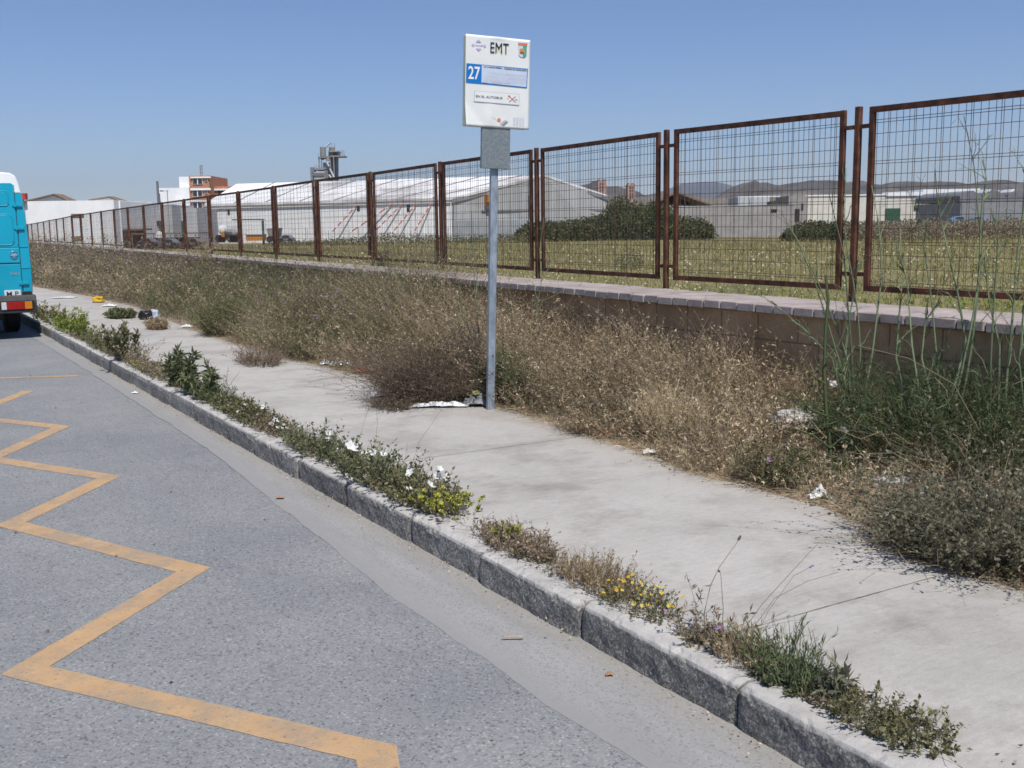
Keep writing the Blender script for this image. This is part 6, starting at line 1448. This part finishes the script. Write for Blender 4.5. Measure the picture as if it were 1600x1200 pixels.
def lump(name, label, cat, rect, mat, seed=0, z=.16, flat_=.7, dep=.8):
    x0, y0, x1, y1 = rect; Pb = G((x0 + x1) / 2, y1 - 2, z); s = FPX / (Pb @ FWD - EYE * FWD[2]); rx = (x1 - x0) / 2 / s; rz = (y1 - y0) / 2 / s
    b_ = bmesh.new(); bmesh.ops.create_icosphere(b_, subdivisions=4, radius=1)
    for v in b_.verts:
        p = v.co; d = 1 + .28 * mnoise.fractal((p.x * 1.6 + seed, p.y * 1.6, p.z * 1.6), .9, 2, 5); c = [max(-.8, min(.8, k_)) for k_ in (p.x, p.y, p.z)]
        v.co = Vector((c[0] * rx * d * 1.2, c[1] * rx * dep * d * 1.2, c[2] * rz * d * 1.2 + rz * .75))
    me = bpy.data.meshes.new(name); b_.to_mesh(me); b_.free(); me.materials.append(mat); me.polygons.foreach_set('use_smooth', [True] * len(me.polygons)); o = bpy.data.objects.new(name, me); COL.objects.link(o); o.location = Vector(Pb); return tag(o, label, cat)
crumple('plastic_bag', 'crumpled white plastic bag caught under the dead bush at its left end', 'bag', (580, 608, 632, 622), m_bag, .06, 1)
crumple('plastic_sheet', 'long flat white plastic sheet lying before the dead bush', 'plastic sheet', (644, 626, 728, 638), m_bag, .035, 2, dep=.28)
crumple('bin_bag', 'grey crumpled bin bag between the dead bush and the sign pole', 'bag', (724, 620, 764, 638), m_gbag, .12, 3)
lump('wrapper', 'tiny yellowish green wrapper on the grey bin bag by the sign pole', 'wrapper', (738, 612, 749, 618), surf('lime_wrapper', (.3, .36, .1, 1), (.42, .46, .2, 1), 20, .5), 4, .25)
crumple('paper_sheet', 'flat white sheet of paper on the far pavement behind the van', 'paper', (84, 458, 118, 468), m_bag, .02, 5, .16)
lump('yellow_bag', 'small bright yellow plastic bag on the far pavement', 'bag', (146, 464, 162, 474), m_yel, 6)
crumple('paper_scrap', 'pale paper scrap between the yellow bag and the green plant', 'paper', (160, 472, 182, 481), m_paper, .05, 7)
lump('black_bag', 'black plastic bag beside the tawny dry tuft', 'bag', (218, 486, 238, 500), m_blk, 8); lump('bottle_bag', 'pale blue crumpled bag right of the black bag', 'bag', (236, 484, 248, 499), m_cig, 9)
crumple('paper_scrap', 'white paper scrap at the verge edge left of the olive bush', 'paper', (284, 504, 302, 514), m_bag, .05, 10)
crumple('foil_wrapper', 'silver foil scraps at the verge edge left of the dead bush', 'foil', (522, 558, 558, 576), m_foil, .07, 11); crumple('foil_wrapper', 'smaller silver scrap farther left at the verge edge', 'foil', (500, 560, 522, 574), m_foil, .05, 12)
crumple('red_wrapper', 'red wrapper on the pavement left of the dead bush', 'wrapper', (554, 574, 580, 584), m_redp, .05, 13); crumple('red_wrapper', 'white and red scrap touching the left edge of the dead bush', 'wrapper', (578, 570, 596, 582), m_paper, .05, 14)
crumple('paper_scrap', 'small white paper caught in the weeds at mid verge left', 'paper', (446, 534, 462, 544), m_bag, .05, 22, .22)
lump('rubble', 'larger whitish lump of rubble half buried in the dry grass', 'rubble', (1208, 640, 1272, 668), m_stone, 15, .3); lump('rubble', 'smaller greyish lump of rubble right of the thistle stem', 'rubble', (1308, 660, 1350, 690), m_stone, 16, .27)
lump('rubble', 'long flat pale slab of rubble right of the white wads', 'rubble', (1362, 744, 1424, 768), m_stone, 17, .17, dep=.5); lump('rubble', 'pale broken rubble under the grey leaved shrub', 'rubble', (1440, 738, 1490, 758), m_stone, 18, .2)
crumple('paper_wad', 'crumpled white paper on the pavement edge under the thistle', 'paper', (1264, 764, 1296, 784), m_bag, .06, 19); lump('paper_wad', 'small white wad lying by the tip of the grey shrub', 'paper', (1374, 802, 1394, 820), m_bag, 20)
crumple('card_scrap', 'brown and white torn cardboard under the edge of the grey shrub', 'card', (1362, 818, 1450, 842), m_card, .04, 21, dep=.4); crumple('card_scrap', 'thin white torn strip beside the brown cardboard', 'card', (1370, 834, 1450, 848), m_paper, .03, 23, dep=.25)
lump('paper_wad', 'tiny white scrap high in the dark weeds before the fennel', 'paper', (1296, 596, 1308, 606), m_bag, 24, .5)
crumple('red_wrapper', 'small red wrapper on the soil under the right end of the shrub', 'wrapper', (1500, 850, 1520, 862), m_redp, .04, 25)
for q in ((932, 672, 960, 682), (1004, 702, 1026, 710), (1086, 756, 1104, 766)):
    pass
crumple('paper_scrap', 'small white paper scrap on the pavement at the dry grass edge', 'paper', (1004, 701, 1026, 711), m_paper, .03, 26); crumple('red_wrapper', 'dull red scrap at the dry grass edge right of the sign', 'wrapper', (934, 671, 956, 681), m_redp, .04, 27)
crumple('paper_scrap', 'white chip of paper in the gutter far along the kerb', 'paper', (206, 611, 216, 616), m_bag, .015, 28, .008); lump('stone', 'pale stone lying on the kerb before the dark leafy stalk', 'stone', (264, 584, 284, 600), m_stone, 29, .155)
crumple('dry_leaf', 'curled brown leaf lying in the gutter near the asphalt joint', 'leaf', (432, 774, 444, 780), m_card, .012, 30, .008)
crumple('dry_leaf', 'dry brown scrap on the gutter in the foreground', 'leaf', (946, 1050, 958, 1058), m_card, .012, 31, .006); crumple('straw_scrap', 'thin dry straws lying in the gutter below the kerb joint', 'straw', (786, 990, 818, 1000), surf('pale_straw', (.34, .27, .19, 1), (.42, .35, .26, 1), 20, .9), .006, 32, .012, dep=.14)
